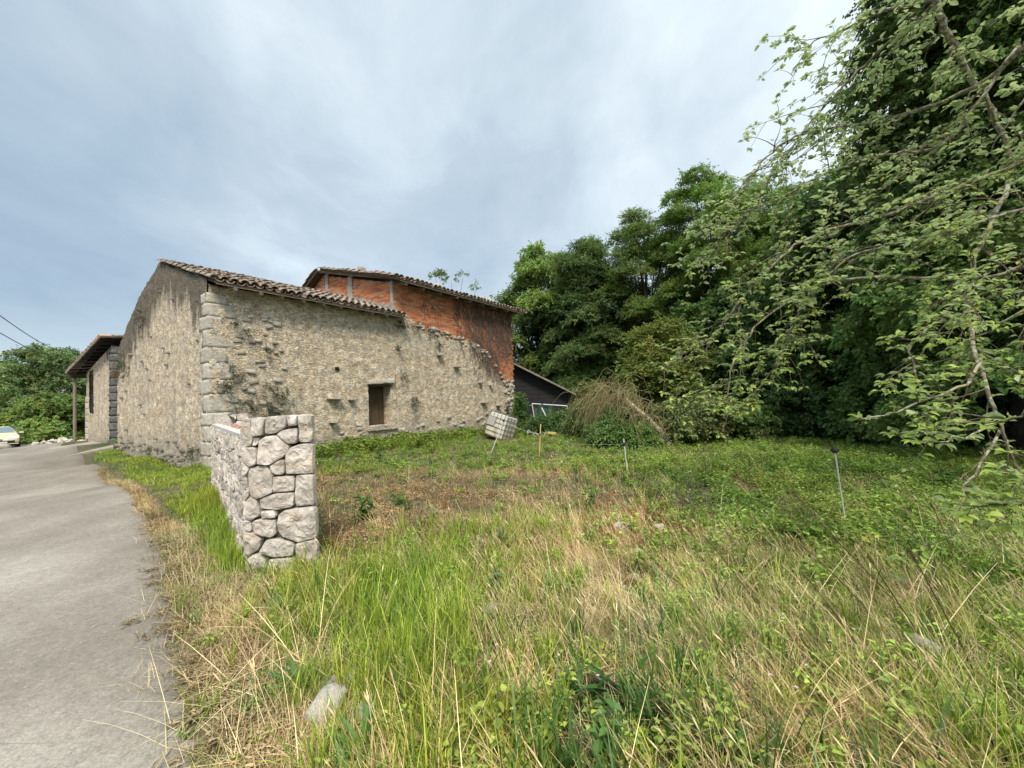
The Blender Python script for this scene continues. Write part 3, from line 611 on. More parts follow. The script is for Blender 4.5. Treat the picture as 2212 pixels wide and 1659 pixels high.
ob('porch_beam', MB().box((.3, 5.7, 3.28), (1.5, .16, .2)).me('porch_beam', M_dwood), out)
# concrete apron in front of it
A = [ground(252, 985), ground(205, 984), ground(150, 972)]
b = MB(); cs = [(-.1, -1.6), (-.1, 1.0), (-.1, 3.0), (-1.0, 3.4), (-2.0, 2.2), (-2.4, .4), (-2.1, -1.4)]
top = [(x, y, .40-.16*max(0, -x-.2)) for x, y in cs]; b.add(top+[(x, y, -.2) for x, y, z in top], [tuple(range(7))[::-1]]+[(i, (i+1) % 7, 7+(i+1) % 7, 7+i) for i in range(7)])
apr = ob('concrete_apron', b.me('concrete_apron', M_apron), None, (OB[0], OB[1], 0), (0, 0, ANG), label='sloping worn concrete slab in front of the lane outbuilding', cat='slab')
# ------------------------------------------------------------------ new stone boundary wall
gw = empty('stone_garden_wall', (-2.57, 3.9, 0), 0, label='new pale stone wall stub with raised end pier beside the lane', cat='wall')
WD = np.array([-5.57+2.57, 7.4-3.9]); WL = np.linalg.norm(WD); wd = WD/WL
def wl(s, k, z): return np.array([wd[0]*s+k, wd[1]*s, z])        # s along, k across (+x)
b = MB()
core = [wl(.04, .05, -.3), wl(.04, .60, -.3), wl(WL-.04, .60, -.3), wl(WL-.04, .05, -.3)]
b.add(core+[p+[0, 0, 1.57] for p in core], [(0, 1, 5, 4), (1, 2, 6, 5), (2, 3, 7, 6), (3, 0, 4, 7), (4, 5, 6, 7)])
e_ = [wl(.04, .03, 1.2), wl(.04, .60, 1.2), wl(.20, .60, 1.2), wl(.20, .03, 1.2)]; b.add(e_+[p+[0, 0, .275] for p in e_], [(0, 1, 5, 4), (1, 2, 6, 5), (2, 3, 7, 6), (3, 0, 4, 7), (4, 5, 6, 7)])
e_ = [wl(WL-.2, .03, 1.2), wl(WL-.2, .62, 1.2), wl(WL-.04, .62, 1.2), wl(WL-.04, .03, 1.2)]; b.add(e_+[p+[0, 0, .27] for p in e_], [(0, 1, 5, 4), (1, 2, 6, 5), (2, 3, 7, 6), (3, 0, 4, 7), (4, 5, 6, 7)])
ob('core', b.me('core', M_mortar), gw)
def poly_stone(pts, to3, depth, mat_, seed, name='stone', parent=gw):
    """polygon (u,v) -> rounded rock-faced block standing out from the mortar"""
    r = np.random.default_rng(seed); P = np.array(pts, float); 
    # resample the outline and soften its corners
    d = np.linalg.norm(np.roll(P, -1, 0)-P, axis=1); n = max(14, int(d.sum()/.038)); cum = np.concatenate([[0], np.cumsum(d)]); tt = np.linspace(0, cum[-1], n, endpoint=False)
    Pc = np.vstack([P, P[:1]]); O = np.stack([np.interp(tt, cum, Pc[:, 0]), np.interp(tt, cum, Pc[:, 1])], 1)
    O = .10*np.roll(O, 1, 0)+.80*O+.10*np.roll(O, -1, 0); c = O.mean(0)
    size = math.sqrt(abs(np.sum(O[:, 0]*np.roll(O[:, 1], -1)-O[:, 1]*np.roll(O[:, 0], -1))/2))
    V = []; Fs = []; rings = [(1., 0), (1.003, .74), (.985, .93), (.90, 1.0), (.78, 1.03), (.64, 1.05), (.48, 1.06), (.32, 1.06), (.16, 1.06)]
    tip = r.normal(0, .10, 2)
    for q, dd in rings:
        for p in O:
            w_ = c+(p-c)*q; f1, f2, cid = worley(np.array(w_[0]*13+seed), np.array(w_[1]*13), seed); nn = (float(cid)-.5)*.020*min(1, float(f2-f1)*3)+(vn(w_[0]*11+seed, w_[1]*11, seed)-.5)*.034+(vn(w_[0]*38+seed, w_[1]*38, seed+1)-.5)*.014
            V.append(to3(w_[0], w_[1], depth*dd+(nn if dd > .6 else nn*.3)+(tip@((p-c)*q))*(.35 if dd > .6 else 0)))
    V.append(to3(c[0], c[1], depth*1.12)); m_ = len(rings)
    for k in range(m_-1):
        for i in range(n): j = (i+1) % n; Fs.append((k*n+i, k*n+j, (k+1)*n+j, (k+1)*n+i))
    for i in range(n): Fs.append(((m_-1)*n+i, (m_-1)*n+(i+1) % n, m_*n))
    return ob(name, mesh(name, np.array(V), Fs, mat_, False), parent)
PIER = [[(468, 112), (530, 110), (560, 290), (555, 368), (465, 370), (462, 230)], [(540, 108), (672, 97), (660, 268), (568, 282)], [(680, 97), (868, 83), (882, 185), (760, 252), (672, 262)], [(878, 83), (978, 78), (980, 178), (892, 185)],
 [(990, 76), (1120, 70), (1122, 330), (1000, 338)], [(567, 292), (618, 288), (632, 310), (605, 362), (567, 368)], [(778, 265), (820, 225), (980, 196), (985, 335), (918, 357)], [(620, 320), (680, 280), (770, 270), (900, 355), (905, 385), (850, 470), (720, 547), (612, 537), (608, 400)],
 [(465, 385), (603, 380), (605, 540), (540, 565), (458, 500)], [(868, 440), (915, 385), (1000, 350), (1124, 345), (1132, 620), (870, 630)], [(722, 555), (790, 505), (855, 490), (858, 632), (755, 642)], [(545, 570), (610, 555), (700, 555), (747, 640), (750, 802), (620, 862), (540, 830), (520, 640)],
 [(760, 655), (948, 648), (950, 785), (762, 800)], [(962, 640), (1134, 628), (1142, 915), (968, 930)], [(625, 868), (770, 810), (945, 800), (948, 930), (800, 962), (648, 950)], [(492, 900), (545, 822), (600, 862), (642, 1010), (545, 1060), (480, 1005)],
 [(652, 972), (770, 965), (788, 1030), (655, 1047)], [(800, 1010), (870, 960), (1142, 928), (1157, 1000), (1157, 1225), (970, 1268), (830, 1215), (798, 1150)], [(462, 1070), (540, 1060), (552, 1162), (480, 1155)], [(558, 1080), (600, 1050), (775, 1055), (787, 1180), (740, 1222), (570, 1177)],
 [(478, 1175), (560, 1178), (650, 1235), (612, 1340), (500, 1397), (482, 1300)], [(630, 1350), (690, 1235), (800, 1233), (947, 1280), (947, 1385), (750, 1402)], [(970, 1275), (1147, 1240), (1167, 1300), (1165, 1560), (975, 1560)], [(500, 1430), (580, 1368), (682, 1410), (692, 1500), (650, 1570), (495, 1570)],
 [(712, 1425), (947, 1405), (955, 1565), (703, 1565)], [(462, 520), (535, 568), (512, 640), (462, 650)], [(470, 655), (512, 645), (532, 825), (485, 890), (468, 800)]]
def crop2(p):
    w_ = atY((760+p[0]/2.369)/1.8228, (1600+p[1]/2.369)/1.8228, 3.9); return (w_[0]+2.57, w_[2])
front3 = lambda u, v, d: (u, -d+.03, v)
for k, pl_ in enumerate(PIER): poly_stone([crop2(p) for p in pl_], front3, .055, M_pier, 100+k)
def jgrid(s0, s1, z0, z1, ns, nz, jit=.36, seed=0, drop=.0):
    r = np.random.default_rng(seed); S_ = np.zeros((nz+1, ns+1, 2))
    for j in range(nz+1):
        for i in range(ns+1):
            ji = r.uniform(-jit, jit) if 0 < i < ns else 0; jj = r.uniform(-jit, jit) if 0 < j < nz else 0
            S_[j, i] = (s0+(s1-s0)*min(max(i+ji+(.25 if j % 2 else -.25)*(0 < i < ns), 0), ns)/ns, z0+(z1-z0)*(j+jj*.8)/nz)
    out_ = []
    for j in range(nz):
        for i in range(ns):
            P = np.array([S_[j, i], S_[j, i+1], S_[j+1, i+1], S_[j+1, i]]); c = P.mean(0); L_ = P-c; P = c+L_*(1-.012/np.maximum(np.linalg.norm(L_, axis=1), .05))[:, None]
            out_.append(P)
    return out_
nL = np.array([-wd[1], wd[0]]);  # outward normal of the lane side
def lane3(s, z, d): p = wl(s, .0, z); return (p[0]+nL[0]*(d-.03), p[1]+nL[1]*(d-.03), z)
def fld3(s, z, d): p = wl(s, .63, z); return (p[0]-nL[0]*(d-.03), p[1]-nL[1]*(d-.03), z)
for k, P in enumerate(jgrid(.02, WL, -.2, 1.28, 17, 7, seed=5)): poly_stone(P, lane3, .06, M_pier, 200+k)
for k, P in enumerate(jgrid(.05, WL, -.2, 1.28, 15, 6, seed=6)): poly_stone(P, fld3, .05, M_pier, 400+k)
# far raised end seen over the wall, facing the viewer
endf = lambda u, v, d: tuple(wl(WL-.2, u, v)+[0, -d, 0])
for k, P in enumerate([[(.02, 1.22), (.40, 1.22), (.27, 1.46), (.02, 1.48)], [(.30, 1.46), (.42, 1.37), (.42, 1.48)], [(.44, 1.36), (.64, 1.36), (.64, 1.48), (.44, 1.48)], [(.42, 1.22), (.54, 1.22), (.54, 1.35), (.43, 1.35)], [(.55, 1.22), (.64, 1.22), (.64, 1.35), (.55, 1.35)]]): poly_stone(P, endf, .03, M_pier, 500+k)
# capping: pale mortar edge, brick rubble fill
c4 = [wl(.2, -.045, 1.27), wl(.2, .10, 1.27), wl(WL-.2, .10, 1.27), wl(WL-.2, -.045, 1.27)]
b = MB(); b.add(c4+[p+[0, 0, .045] for p in c4], [(0, 1, 5, 4), (1, 2, 6, 5), (2, 3, 7, 6), (3, 0, 4, 7), (4, 5, 6, 7)]); ob('mortar_edge', b.me('mortar_edge', M_capmort), gw)
b = MB()
for _ in range(900):
    p = wl(random.uniform(.2, WL-.22), random.uniform(.08, .60), 1.275+random.uniform(0, .03)); a = random.uniform(.012, .05); th = random.uniform(0, 3)
    R = np.array([[math.cos(th), -math.sin(th), 0], [math.sin(th), math.cos(th), 0], [0, 0, 1]]); b.box(p, (a, a*.7, a*.5), R)
ob('rubble_fill', b.me('rubble_fill', M_chip), gw, kind='stuff')
# ------------------------------------------------------------------ scatter of instances for stuff
def protos(name, meshes):
    c = bpy.data.collections.new(name)
    for k, me in enumerate(meshes): c.objects.link(bpy.data.objects.new('%s_%02d' % (name, k), me))
    return c
def scatter(name, coll, P, R, SC, IDX, TINT, parent=None, loc=None, **k):
    n = len(P); T = np.ones((n, 4)); T[:, :3] = TINT
    if np.ndim(SC) == 1: SC = np.repeat(np.asarray(SC)[:, None], 3, 1)
    me = mesh(name, P, np.zeros((0, 3), int) if False else [], None, attrs=dict(rot=('FLOAT_VECTOR', R), sc=('FLOAT_VECTOR', SC), pick=('INT', IDX), tint=('FLOAT_COLOR', T)))
    o = ob(name, me, parent, loc, kind='stuff', **k)
    ng = bpy.data.node_groups.new(name, 'GeometryNodeTree'); ng.interface.new_socket('Geometry', in_out='INPUT', socket_type='NodeSocketGeometry'); ng.interface.new_socket('Geometry', in_out='OUTPUT', socket_type='NodeSocketGeometry')
    N = ng.nodes; gi = N.new('NodeGroupInput'); go = N.new('NodeGroupOutput'); ip = N.new('GeometryNodeInstanceOnPoints'); ci = N.new('GeometryNodeCollectionInfo')
    ci.inputs['Collection'].default_value = coll; ci.inputs['Separate Children'].default_value = True; ci.inputs['Reset Children'].default_value = True
    ip.inputs['Pick Instance'].default_value = True
    def na(nm, ty):
        a = N.new('GeometryNodeInputNamedAttribute'); a.data_type = ty; a.inputs['Name'].default_value = nm; return a.outputs['Attribute']
    Lk = ng.links.new; Lk(gi.outputs[0], ip.inputs['Points']); Lk(ci.outputs[0], ip.inputs['Instance']); Lk(na('pick', 'INT'), ip.inputs['Instance Index'])
    er = N.new('FunctionNodeEulerToRotation'); Lk(na('rot', 'FLOAT_VECTOR'), er.inputs[0]); Lk(er.outputs[0], ip.inputs['Rotation']); Lk(na('sc', 'FLOAT_VECTOR'), ip.inputs['Scale']); Lk(ip.outputs[0], go.inputs[0])
    md = o.modifiers.new('scatter', 'NODES'); md.node_group = ng
    return o
def nrm(v): return v/(np.linalg.norm(v, axis=-1, keepdims=True)+1e-9)
def blades(n, h, w, rad, lean, curl, r, seg=3, bias=None, flat=False):
    """n grass blades as tapering curved strips; returns V,Q"""
    az = r.uniform(0, 2*math.pi, n) if bias is None else r.normal(bias, .55, n)
    rr = rad*np.sqrt(r.uniform(0, 1, n)); ra = r.uniform(0, 2*math.pi, n); base = np.stack([rr*np.cos(ra), rr*np.sin(ra), np.full(n, -.02)], 1)
    H = h*r.uniform(.45, 1.1, n); ln = np.abs(r.normal(lean, lean*.45, n)); cu = curl*r.uniform(.2, 1.4, n)
    tw = az+math.pi/2+r.normal(0, .5, n); sd_ = np.stack([np.cos(tw), np.sin(tw), np.zeros(n)], 1); W_ = w*r.uniform(.6, 1.3, n)
    V = []; p = base.copy(); a = ln.copy()
    for k in range(seg+1):
        q = k/seg; ww = W_*(1-q**1.6)*.5+.0006; V += [p-sd_*ww[:, None], p+sd_*ww[:, None]]
        a2 = np.minimum(a, 2.2); stp = (H/seg)[:, None]; p = p+stp*np.stack([np.sin(a2)*np.cos(az), np.sin(a2)*np.sin(az), np.cos(a2)], 1); a = a+cu/seg
        p[:, 2] = np.maximum(p[:, 2], .004)
    V = np.stack(V, 1).reshape(-1, 3); m_ = 2*(seg+1); b = (np.arange(n)*m_)[:, None]
    Q = np.concatenate([b+np.array([2*k, 2*k+1, 2*k+3, 2*k+2]) for k in range(seg)], 0)
    return V, Q
def leaves(P, D, N_, L, W_, fold=.25, droop=.15):
    """leaf per row: base P, direction D, normal N_. two quads folded on the midrib -> 6 verts"""
    D = nrm(D); Sd = nrm(np.cross(D, N_)); N2 = np.cross(Sd, D); L = np.asarray(L)[:, None]; W_ = np.asarray(W_)[:, None]
    tip = P+D*L-N2*L*droop; up = N2*W_*fold; a = P+D*L*.30; c = P+D*L*.68-N2*L*droop*.4
    V = np.stack([P, a+Sd*W_*.48+up, c+Sd*W_*.40+up*.8, tip, c-Sd*W_*.40+up*.8, a-Sd*W_*.48+up], 1).reshape(-1, 3); b = (np.arange(len(P))*6)[:, None]
    T = np.concatenate([b+np.array([0, 1, 2, 3]), b+np.array([0, 3, 4, 5])], 0); return V, T
def merge(parts):
    V = []; Fs = []; n = 0
    for v, f in parts: V.append(v); Fs += [tuple(int(a)+n for a in q) for q in f]; n += len(v)
    return np.concatenate(V), Fs
def P_blades(name, mat_, k, **a):
    return [mesh(name, *blades(r=np.random.default_rng(k*50+i), **a), mat_) for i in range(4)]
def herbmesh(name, mat_, seed, n=30, h=.16, rad=.12, L=.04, W_=.024, stems=6, lob=False):
    r = np.random.default_rng(seed); P = []; D = []; N_ = []; tubes_ = []
    for s in range(stems):
        a = r.uniform(0, 6.28); b0 = np.array([math.cos(a), math.sin(a), 0])*rad*r.uniform(.1, .5); tp = b0*r.uniform(1.2, 2.5)+[0, 0, h*r.uniform(.6, 1.15)]
        v, f = tube([b0-[0, 0, .02], (b0+tp)/2+r.normal(0, .01, 3), tp], .0022, 3); tubes_.append((v, f))
        for k in range(n//stems):
            q = r.uniform(.35, 1.); p = b0+(tp-b0)*q; az = r.uniform(0, 6.28); d = np.array([math.cos(az), math.sin(az), r.uniform(-.25, .45)])
            P.append(p+d*.012); D.append(d); N_.append(np.array([0, 0, 1.])+r.normal(0, .25, 3))
    n_ = len(P); V, T = leaves(np.array(P), np.array(D), np.array(N_), L*r.uniform(.6, 1.25, n_), W_*r.uniform(.7, 1.2, n_))
    return mesh(name, *merge([(V, T)]+tubes_), mat_)
def rosette(name, mat_, seed, n=14, L=.26, W_=.03, lean=.5):
    """plantain-like rosette: long lanceolate ribbed blades"""
    r = np.random.default_rng(seed); V = []; Q = []; o = 0
    for i in range(n):
        az = r.uniform(0, 6.28); l = L*r.uniform(.5, 1.15); w_ = W_*r.uniform(.7, 1.2); a = abs(r.normal(lean, .3)); p = np.array([0, 0, -.01])+r.normal(0, .012, 3)*[1, 1, 0]; tw = az+math.pi/2+r.normal(0, .35)
        sd_ = np.array([math.cos(tw), math.sin(tw), 0]); sg = 7; prof = [.25, .45, .85, 1., .95, .7, .35, .03]
        for k in range(sg+1):
            cen = p-np.array([0, 0, w_*.18*prof[k]]); V += [p-sd_*w_*prof[k]/2, cen, p+sd_*w_*prof[k]/2]
            p = p+l/sg*np.array([math.sin(a)*math.cos(az), math.sin(a)*math.sin(az), math.cos(a)]); a += .16
            if k < sg:
                for c in (0, 1): Q.append((o+3*k+c, o+3*k+c+1, o+3*k+c+4, o+3*k+c+3))
        o += 3*(sg+1)
    return mesh(name, np.array(V), Q, mat_)
def headstalks(name, seed, n=5, h=.5, lean=.35, bias=None, head=.05):
    """thin dry stalks with narrow seed heads"""
    r = np.random.default_rng(seed); out_ = []
    for i in range(n):
        az = r.uniform(0, 6.28) if bias is None else r.normal(bias, .5); l = h*r.uniform(.6, 1.15); a = abs(r.normal(lean, .2)); b0 = np.append(r.normal(0, .05, 2), -.02); P = [b0]
        for k in range(5): P.append(P[-1]+l/5*np.array([math.sin(a)*math.cos(az), math.sin(a)*math.sin(az), math.cos(a)])); a += .10
        out_.append(tube(P, [.0017, .0015, .0013, .0012, .001, .0008], 3))
        d = nrm(P[-1]-P[-2]); out_.append(tube([P[-1]-d*head, P[-1]-d*head*.5, P[-1]+d*.005], [.001, .0042, .0008], 4))
    return mesh(name, *merge(out_), M_straw)
# ------------------------------------------------------------------ prototypes for ground cover
BIAS = math.pi*.93
G = {}
G['tall'] = P_blades('g_tall', M_grass, 1, n=20, h=.34, w=.0074, rad=.07, lean=.18, curl=.75)
G['med'] = P_blades('g_med', M_grass, 2, n=22, h=.20, w=.0062, rad=.08, lean=.35, curl=.9)
G['lawn'] = P_blades('g_lawn', M_grass, 3, n=38, h=.085, w=.004, rad=.07, lean=.35, curl=.8)
G['strawup'] = P_blades('g_sup', M_straw, 4, n=20, h=.34, w=.0026, rad=.09, lean=.55, curl=.5, bias=BIAS)
G['strawlie'] = P_blades('g_slie', M_straw, 5, n=26, h=.26, w=.003, rad=.12, lean=1.35, curl=.25)
G['heads'] = [headstalks('g_heads', 70+i, bias=BIAS if i % 2 else None) for i in range(4)]
G['herb'] = [herbmesh('g_herb', M_herb, 80+i) for i in range(4)]
G['bramble'] = [herbmesh('g_bramble', M_herb, 90+i, n=44, h=.24, rad=.18, L=.052, W_=.038, stems=7) for i in range(4)]
G['clover'] = [herbmesh('g_clover', M_herb, 95+i, n=40, h=.07, rad=.10, L=.020, W_=.019, stems=9) for i in range(4)]
G['stub'] = P_blades('g_stub', M_brown, 6, n=22, h=.13, w=.0055, rad=.10, lean=.25, curl=.15) 
G['deadleaf'] = [herbmesh('g_dead', M_brown, 98+i, n=30, h=.05, rad=.16, L=.05, W_=.016, stems=10) for i in range(4)]
G['redherb'] = [herbmesh('g_red', M_red, 110+i, n=40, h=.10, rad=.10, L=.022, W_=.016, stems=8) for i in range(4)]
G['broad'] = P_blades('g_broad', M_dgrass, 8, n=9, h=.34, w=.015, rad=.05, lean=.3, curl=.9)
G['longstraw'] = P_blades('g_ls', M_straw, 9, n=5, h=.62, w=.0036, rad=.1, lean=1.15, curl=.45)
names = list(G); GC = protos('ground_plants', [m_ for k in names for m_ in G[k]]); GI = {k: 4*i for i, k in enumerate(names)}
for k, c in enumerate(GC.objects): pass
def gauss(px, py, cx, cy, sx, sy): return np.exp(-((px-cx)/sx)**2-((py-cy)/sy)**2)
def place(name, kind_w, P, label=None, hs=1., smin=.75, smax=1.25, tint=1.):
    """kind_w: dict kind -> weight array; picks a kind per point"""
    ks = list(kind_w); Wt = np.stack([np.broadcast_to(kind_w[k], len(P)) for k in ks], 1); Wt = Wt/Wt.sum(1, keepdims=True); cum = Wt.cumsum(1); u = RNG.uniform(0, 1, len(P))
    ch = (u[:, None] > cum).sum(1).clip(0, len(ks)-1); base = np.array([GI[k] for k in ks])[ch]; IDX = base+RNG.integers(0, 4, len(P))
    biased = np.array([k in ('strawup', 'heads') for k in ks])[ch]; az = np.where(biased, RNG.normal(0, .45, len(P)), RNG.uniform(0, 6.28, len(P)))
    R = np.stack([RNG.normal(0, .08, len(P)), RNG.normal(0, .08, len(P)), az], 1); sc = RNG.uniform(smin, smax, len(P))*hs
    tt = (.72+.78*fbm(P[:, 0]*2.3, P[:, 1]*2.3, 21))[:, None]*RNG.uniform(.82, 1.18, (len(P), 1))*np.ones((1, 3))*tint
    tt[:, 0] *= (.8+.4*fbm(P[:, 0]*1.1, P[:, 1]*1.1, 33))*1.0
    return scatter(name, GC, P, R, sc, IDX, tt.clip(0, 2), label=label)
def field_points(n, y0, y1, xl, xr, pw=1.):
    Yp = y0+(y1-y0)*RNG.uniform(0, 1, n)**pw; Xp = RNG.uniform(0, 1, n); X0 = xl(Yp); X1 = xr(Yp); Xp = X0+(X1-X0)*Xp; return Xp, Yp
def keep(Xp, Yp, m_): Xp, Yp = Xp[m_], Yp[m_]; return np.stack([Xp, Yp, hgt(Xp, Yp)], 1)
wallx = lambda Y_: np.interp(Y_, [3.9, 7.4], [-2.57, -5.57])
def in_wall(x, y):
    s = (x+2.57)*wd[0]+(y-3.9)*wd[1]; k = x-(-2.57+wd[0]*((y-3.9)/wd[1])); return (y > 3.86) & (y < 7.46) & (k > -.10) & (k < .72)
def in_barn(x, y):
    c, s = math.cos(ANG), math.sin(ANG); lx = (x-CX)*c+(y-CY)*s; ly = -(x-CX)*s+(y-CY)*c; return (lx > -.05) & (lx < 12.3) & (ly > -.05) & (ly < 9)
def lane_side(x, y):   # left of the garden wall / barn gable line
    c, s = math.cos(ANG), math.sin(ANG); lx = (x-CX)*c+(y-CY)*s; sw = (x-(-2.57+wd[0]*((y-3.9)/wd[1]))) < -.05
    return np.where(y < 3.86, False, np.where(y < 7.5, sw, (lx < .1) & (x < -5.2)))
# ---- meadow
for nm, n, y0, y1, hs in (('near', 15500, 1.15, 5.2, .86), ('middle', 13500, 5.2, 9.2, .85), ('far', 21000, 9.2, 18.5, .76)):
    Xp, Yp = field_points(n, y0, y1, lambda y: -1.0-.95*y, lambda y: 1.33*y+2.6, .85)
    rd = rdist(Xp, Yp); px, py = proj(np.stack([Xp, Yp, hgt(Xp, Yp, False)+.1], 1))
    strip = np.clip((rd-.28-.25*fbm(Xp*2, Yp*2, 7))/.35, 0, 1)         # bare strip beside the road
    # keep the strip of dry litter beside the lane thin on green growth
    cl_ = fbm(Xp*3.1, Yp*3.1, 17)
    ok = (np.hypot(Xp+.48, Yp-14.6) > 1.05) & (rd > .1) & ~in_wall(Xp, Yp) & ~in_barn(Xp, Yp) & ~lane_side(Xp, Yp) & (RNG.uniform(0, 1, n) < .05+strip) & (RNG.uniform(0, 1, n) < .02+2.1*cl_**1.3)
    px, py = px[ok], py[ok]; P = keep(Xp, Yp, ok); pch = fbm(P[:, 0]*1.5, P[:, 1]*1.5, 9)-.47; pch2 = fbm(P[:, 0]*2.2, P[:, 1]*2.2, 19)-.47
    bright = gauss(px, py, 930, 1330, 190, 190)*2.2+gauss(px, py, 1060, 1150, 130, 75)*1.3+gauss(px, py, 600, 1350, 100, 130)*.8+gauss(px, py, 800, 1500, 120, 120)*.6
    tan = gauss(px, py, 1300, 1230, 260, 140)*2.2+gauss(px, py, 1700, 1400, 380, 220)*1.1+gauss(px, py, 1150, 1400, 140, 150)*.9
    brown = gauss(px, py, 900, 1065, 330, 70)*3.0+gauss(px, py, 760, 1140, 120, 70)*2.4+gauss(px, py, 1150, 1050, 350, 40)*1.3
    herb = 1/(1+np.exp((py-1010)/18))*1.8+gauss(px, py, 1850, 1080, 420, 95)*1.7
    farg = gauss(px, py, 1800, 975, 340, 35)*1.4
    dark = gauss(px, py, 1350, 1560, 190, 150)*1.6
    red = gauss(px, py, 1390, 1120, 130, 42)*4.5
    rt = 1/(1+np.exp((1500-px)/120))*1/(1+np.exp((1130-py)/40))
    near = 1/(1+np.exp((1200-py)/60))
    W_ = dict(tall=.12*near+bright*1.0+.10*rt+farg*.3, med=.40+herb*.35+bright*.4+.75*rt+farg*.8+dark*.4+.3*np.clip(pch*4, 0, 1), strawup=.10*near+tan*.75+.45*rt+.2*near*np.clip(pch2*5, 0, 1), strawlie=.22*near+.14*herb+tan*.95+.25*rt,
        heads=.03+tan*.10+.12*rt, herb=.10+brown*.22+herb*1.0+dark*.6+.2*rt+.3*np.clip(pch2*4, 0, .6), bramble=herb*.6+.005, clover=.15+herb*.2+dark*.5+.2*np.clip(-pch*4, 0, 1), stub=brown*1.1+.03+tan*.1+herb*.20, deadleaf=brown*.9+.05+herb*.20+tan*.15,
        redherb=red+.05*tan+.03*brown, broad=.07+dark*.9+.06*rt+.04*near, longstraw=.05*near+tan*.12+.22*rt)
    for k in ('tall', 'med', 'herb', 'bramble'): W_[k] = W_[k]*np.clip(1-brown*.42, .05, 1)
    place('meadow_growth', W_, P, hs=hs, label='mixed tall grass, dry straw and low weeds across the %s meadow' % nm)
# ---- lawn verge between lane, garden wall and gable
n = 17000; Xp = RNG.uniform(-14.5, -2.2, n); Yp = RNG.uniform(3.2, 14.5, n); rd = rdist(Xp, Yp)
c_, s_ = math.cos(ANG), math.sin(ANG); ly = -(Xp-CX)*s_+(Yp-CY)*c_
ok = (rd > .12+.35*fbm(Xp*2.5, Yp*2.5, 3)) & lane_side(Xp, Yp) & ~in_wall(Xp, Yp) & (ly < 8.6) & ~((Yp < 4.9) & (rd < .75)); P = keep(Xp, Yp, ok)
P = P[RNG.uniform(0, 1, len(P)) < .97]
e = rdist(P[:, 0], P[:, 1]); place('lawn_grass', dict(lawn=1.*np.ones(len(P)), strawlie=.30*np.exp(-e/.15), clover=.12, med=.05), P, hs=1.0, label='short green lawn grass on the verge beside the lane', tint=1.0)
P = keep(*[np.array(a) for a in zip(*[wl(random.uniform(-.1, WL*.8), -random.uniform(.08, .45)*random.random()**.6-.06, 0)[:2]+np.array([-2.57, 3.9]) for _ in range(420)])], slice(None))
place('wall_foot_grass', dict(tall=.5, med=.8), P, hs=.8, label='long bright grass tuft along the lane side of the stone wall foot')
# ---- straw litter along the lane edge
n = 5200; q = RNG.uniform(0, 1, n); Yp = 1.0+q*9; Xp = np.interp(Yp, REDGE[:, 1], REDGE[:, 0])+RNG.normal(.42, .20, n)*np.interp(Yp, [1, 4.3, 5.2, 6, 10], [1.35, 1.3, .5, .2, .13]); ok = (rdist(Xp, Yp) > -.22) & ~in_wall(Xp, Yp) & (RNG.uniform(0, 1, n) < np.interp(Yp, [4.5, 6], [1, .25]))
P = keep(Xp, Yp, ok); P[:, 2] += .008; place('straw_litter', dict(strawlie=.8, deadleaf=.6, stub=.03, longstraw=.015, clover=.08, lawn=.08), P, hs=.62, tint=.85, label='dry mown straw litter lying along the lane edge')
n = 26; P = np.stack([RNG.uniform(-1.9, -1.2, n), RNG.uniform(1.6, 3.0, n), np.full(n, .03)], 1); P = P[rdist(P[:, 0], P[:, 1]) > -.35]
place('loose_straw', dict(longstraw=1.), P, hs=1., label='loose long straw stalks fallen over the asphalt edge')
# ---- nettles and brambles along the barn foot
pts = []
for _ in range(900):
    lx = random.uniform(1.6, 13.2); ly = -abs(random.gauss(0, .55))-.12
    if 4.1 < lx < 5.1 and random.random() < .6: ly -= .7
    pts.append((CX+lx*c_-ly*s_, CY+lx*s_+ly*c_))
P = np.array(pts); P = P[np.hypot(P[:, 0]+.5, P[:, 1]-15.2) > 1.2]; P = np.c_[P, hgt(P[:, 0], P[:, 1])]; place('barn_foot_weeds', dict(bramble=1., herb=.5, med=.2), P, hs=1.45, smin=.3, smax=1.25, tint=.8, label='nettles and brambles crowding the foot of the barn wall')
# ------------------------------------------------------------------ foliage sprays
def spray(seed, n=34, rad=.34, L=.11, W_=.045, droop=.15, comp=False, flat=.45):
    r = np.random.default_rng(seed); P = []; D = []; N_ = []; tb_ = []
    for s in range(5):
        az = r.uniform(0, 6.28); el = r.uniform(-.1, .8); d = np.array([math.cos(az)*math.cos(el), math.sin(az)*math.cos(el), math.sin(el)]); tip = d*rad*r.uniform(.7, 1.1)
        tb_.append(tube([np.zeros(3), tip*.5+[0, 0, .02], tip], [.006, .004, .002], 3))
        for k in range(n//5):
            q = r.uniform(.25, 1.05); p = tip*q+[0, 0, .02]; side = np.cross(d, [0, 0, 1.]); side /= np.linalg.norm(side)+1e-6
            dd = d*.7+side*r.choice([-1, 1])*r.uniform(.4, 1.1)+[0, 0, r.uniform(-.5, .3)]; P.append(p+r.normal(0, .025, 3)); D.append(dd); N_.append(np.array([0, 0, 1.])+r.normal(0, flat, 3))
    m_ = len(P); V, T = leaves(np.array(P), np.array(D), np.array(N_), L*r.uniform(.65, 1.25, m_), W_*r.uniform(.7, 1.2, m_), droop=droop)
    return V, T, tb_
def P_spray(nm, k, **a):
    out_ = []
    for i in range(3):
        V, T, tb_ = spray(k*20+i, **a); out_.append(mesh(nm, *merge([(V, T)]+tb_[:3]), M_leaf))
    return out_
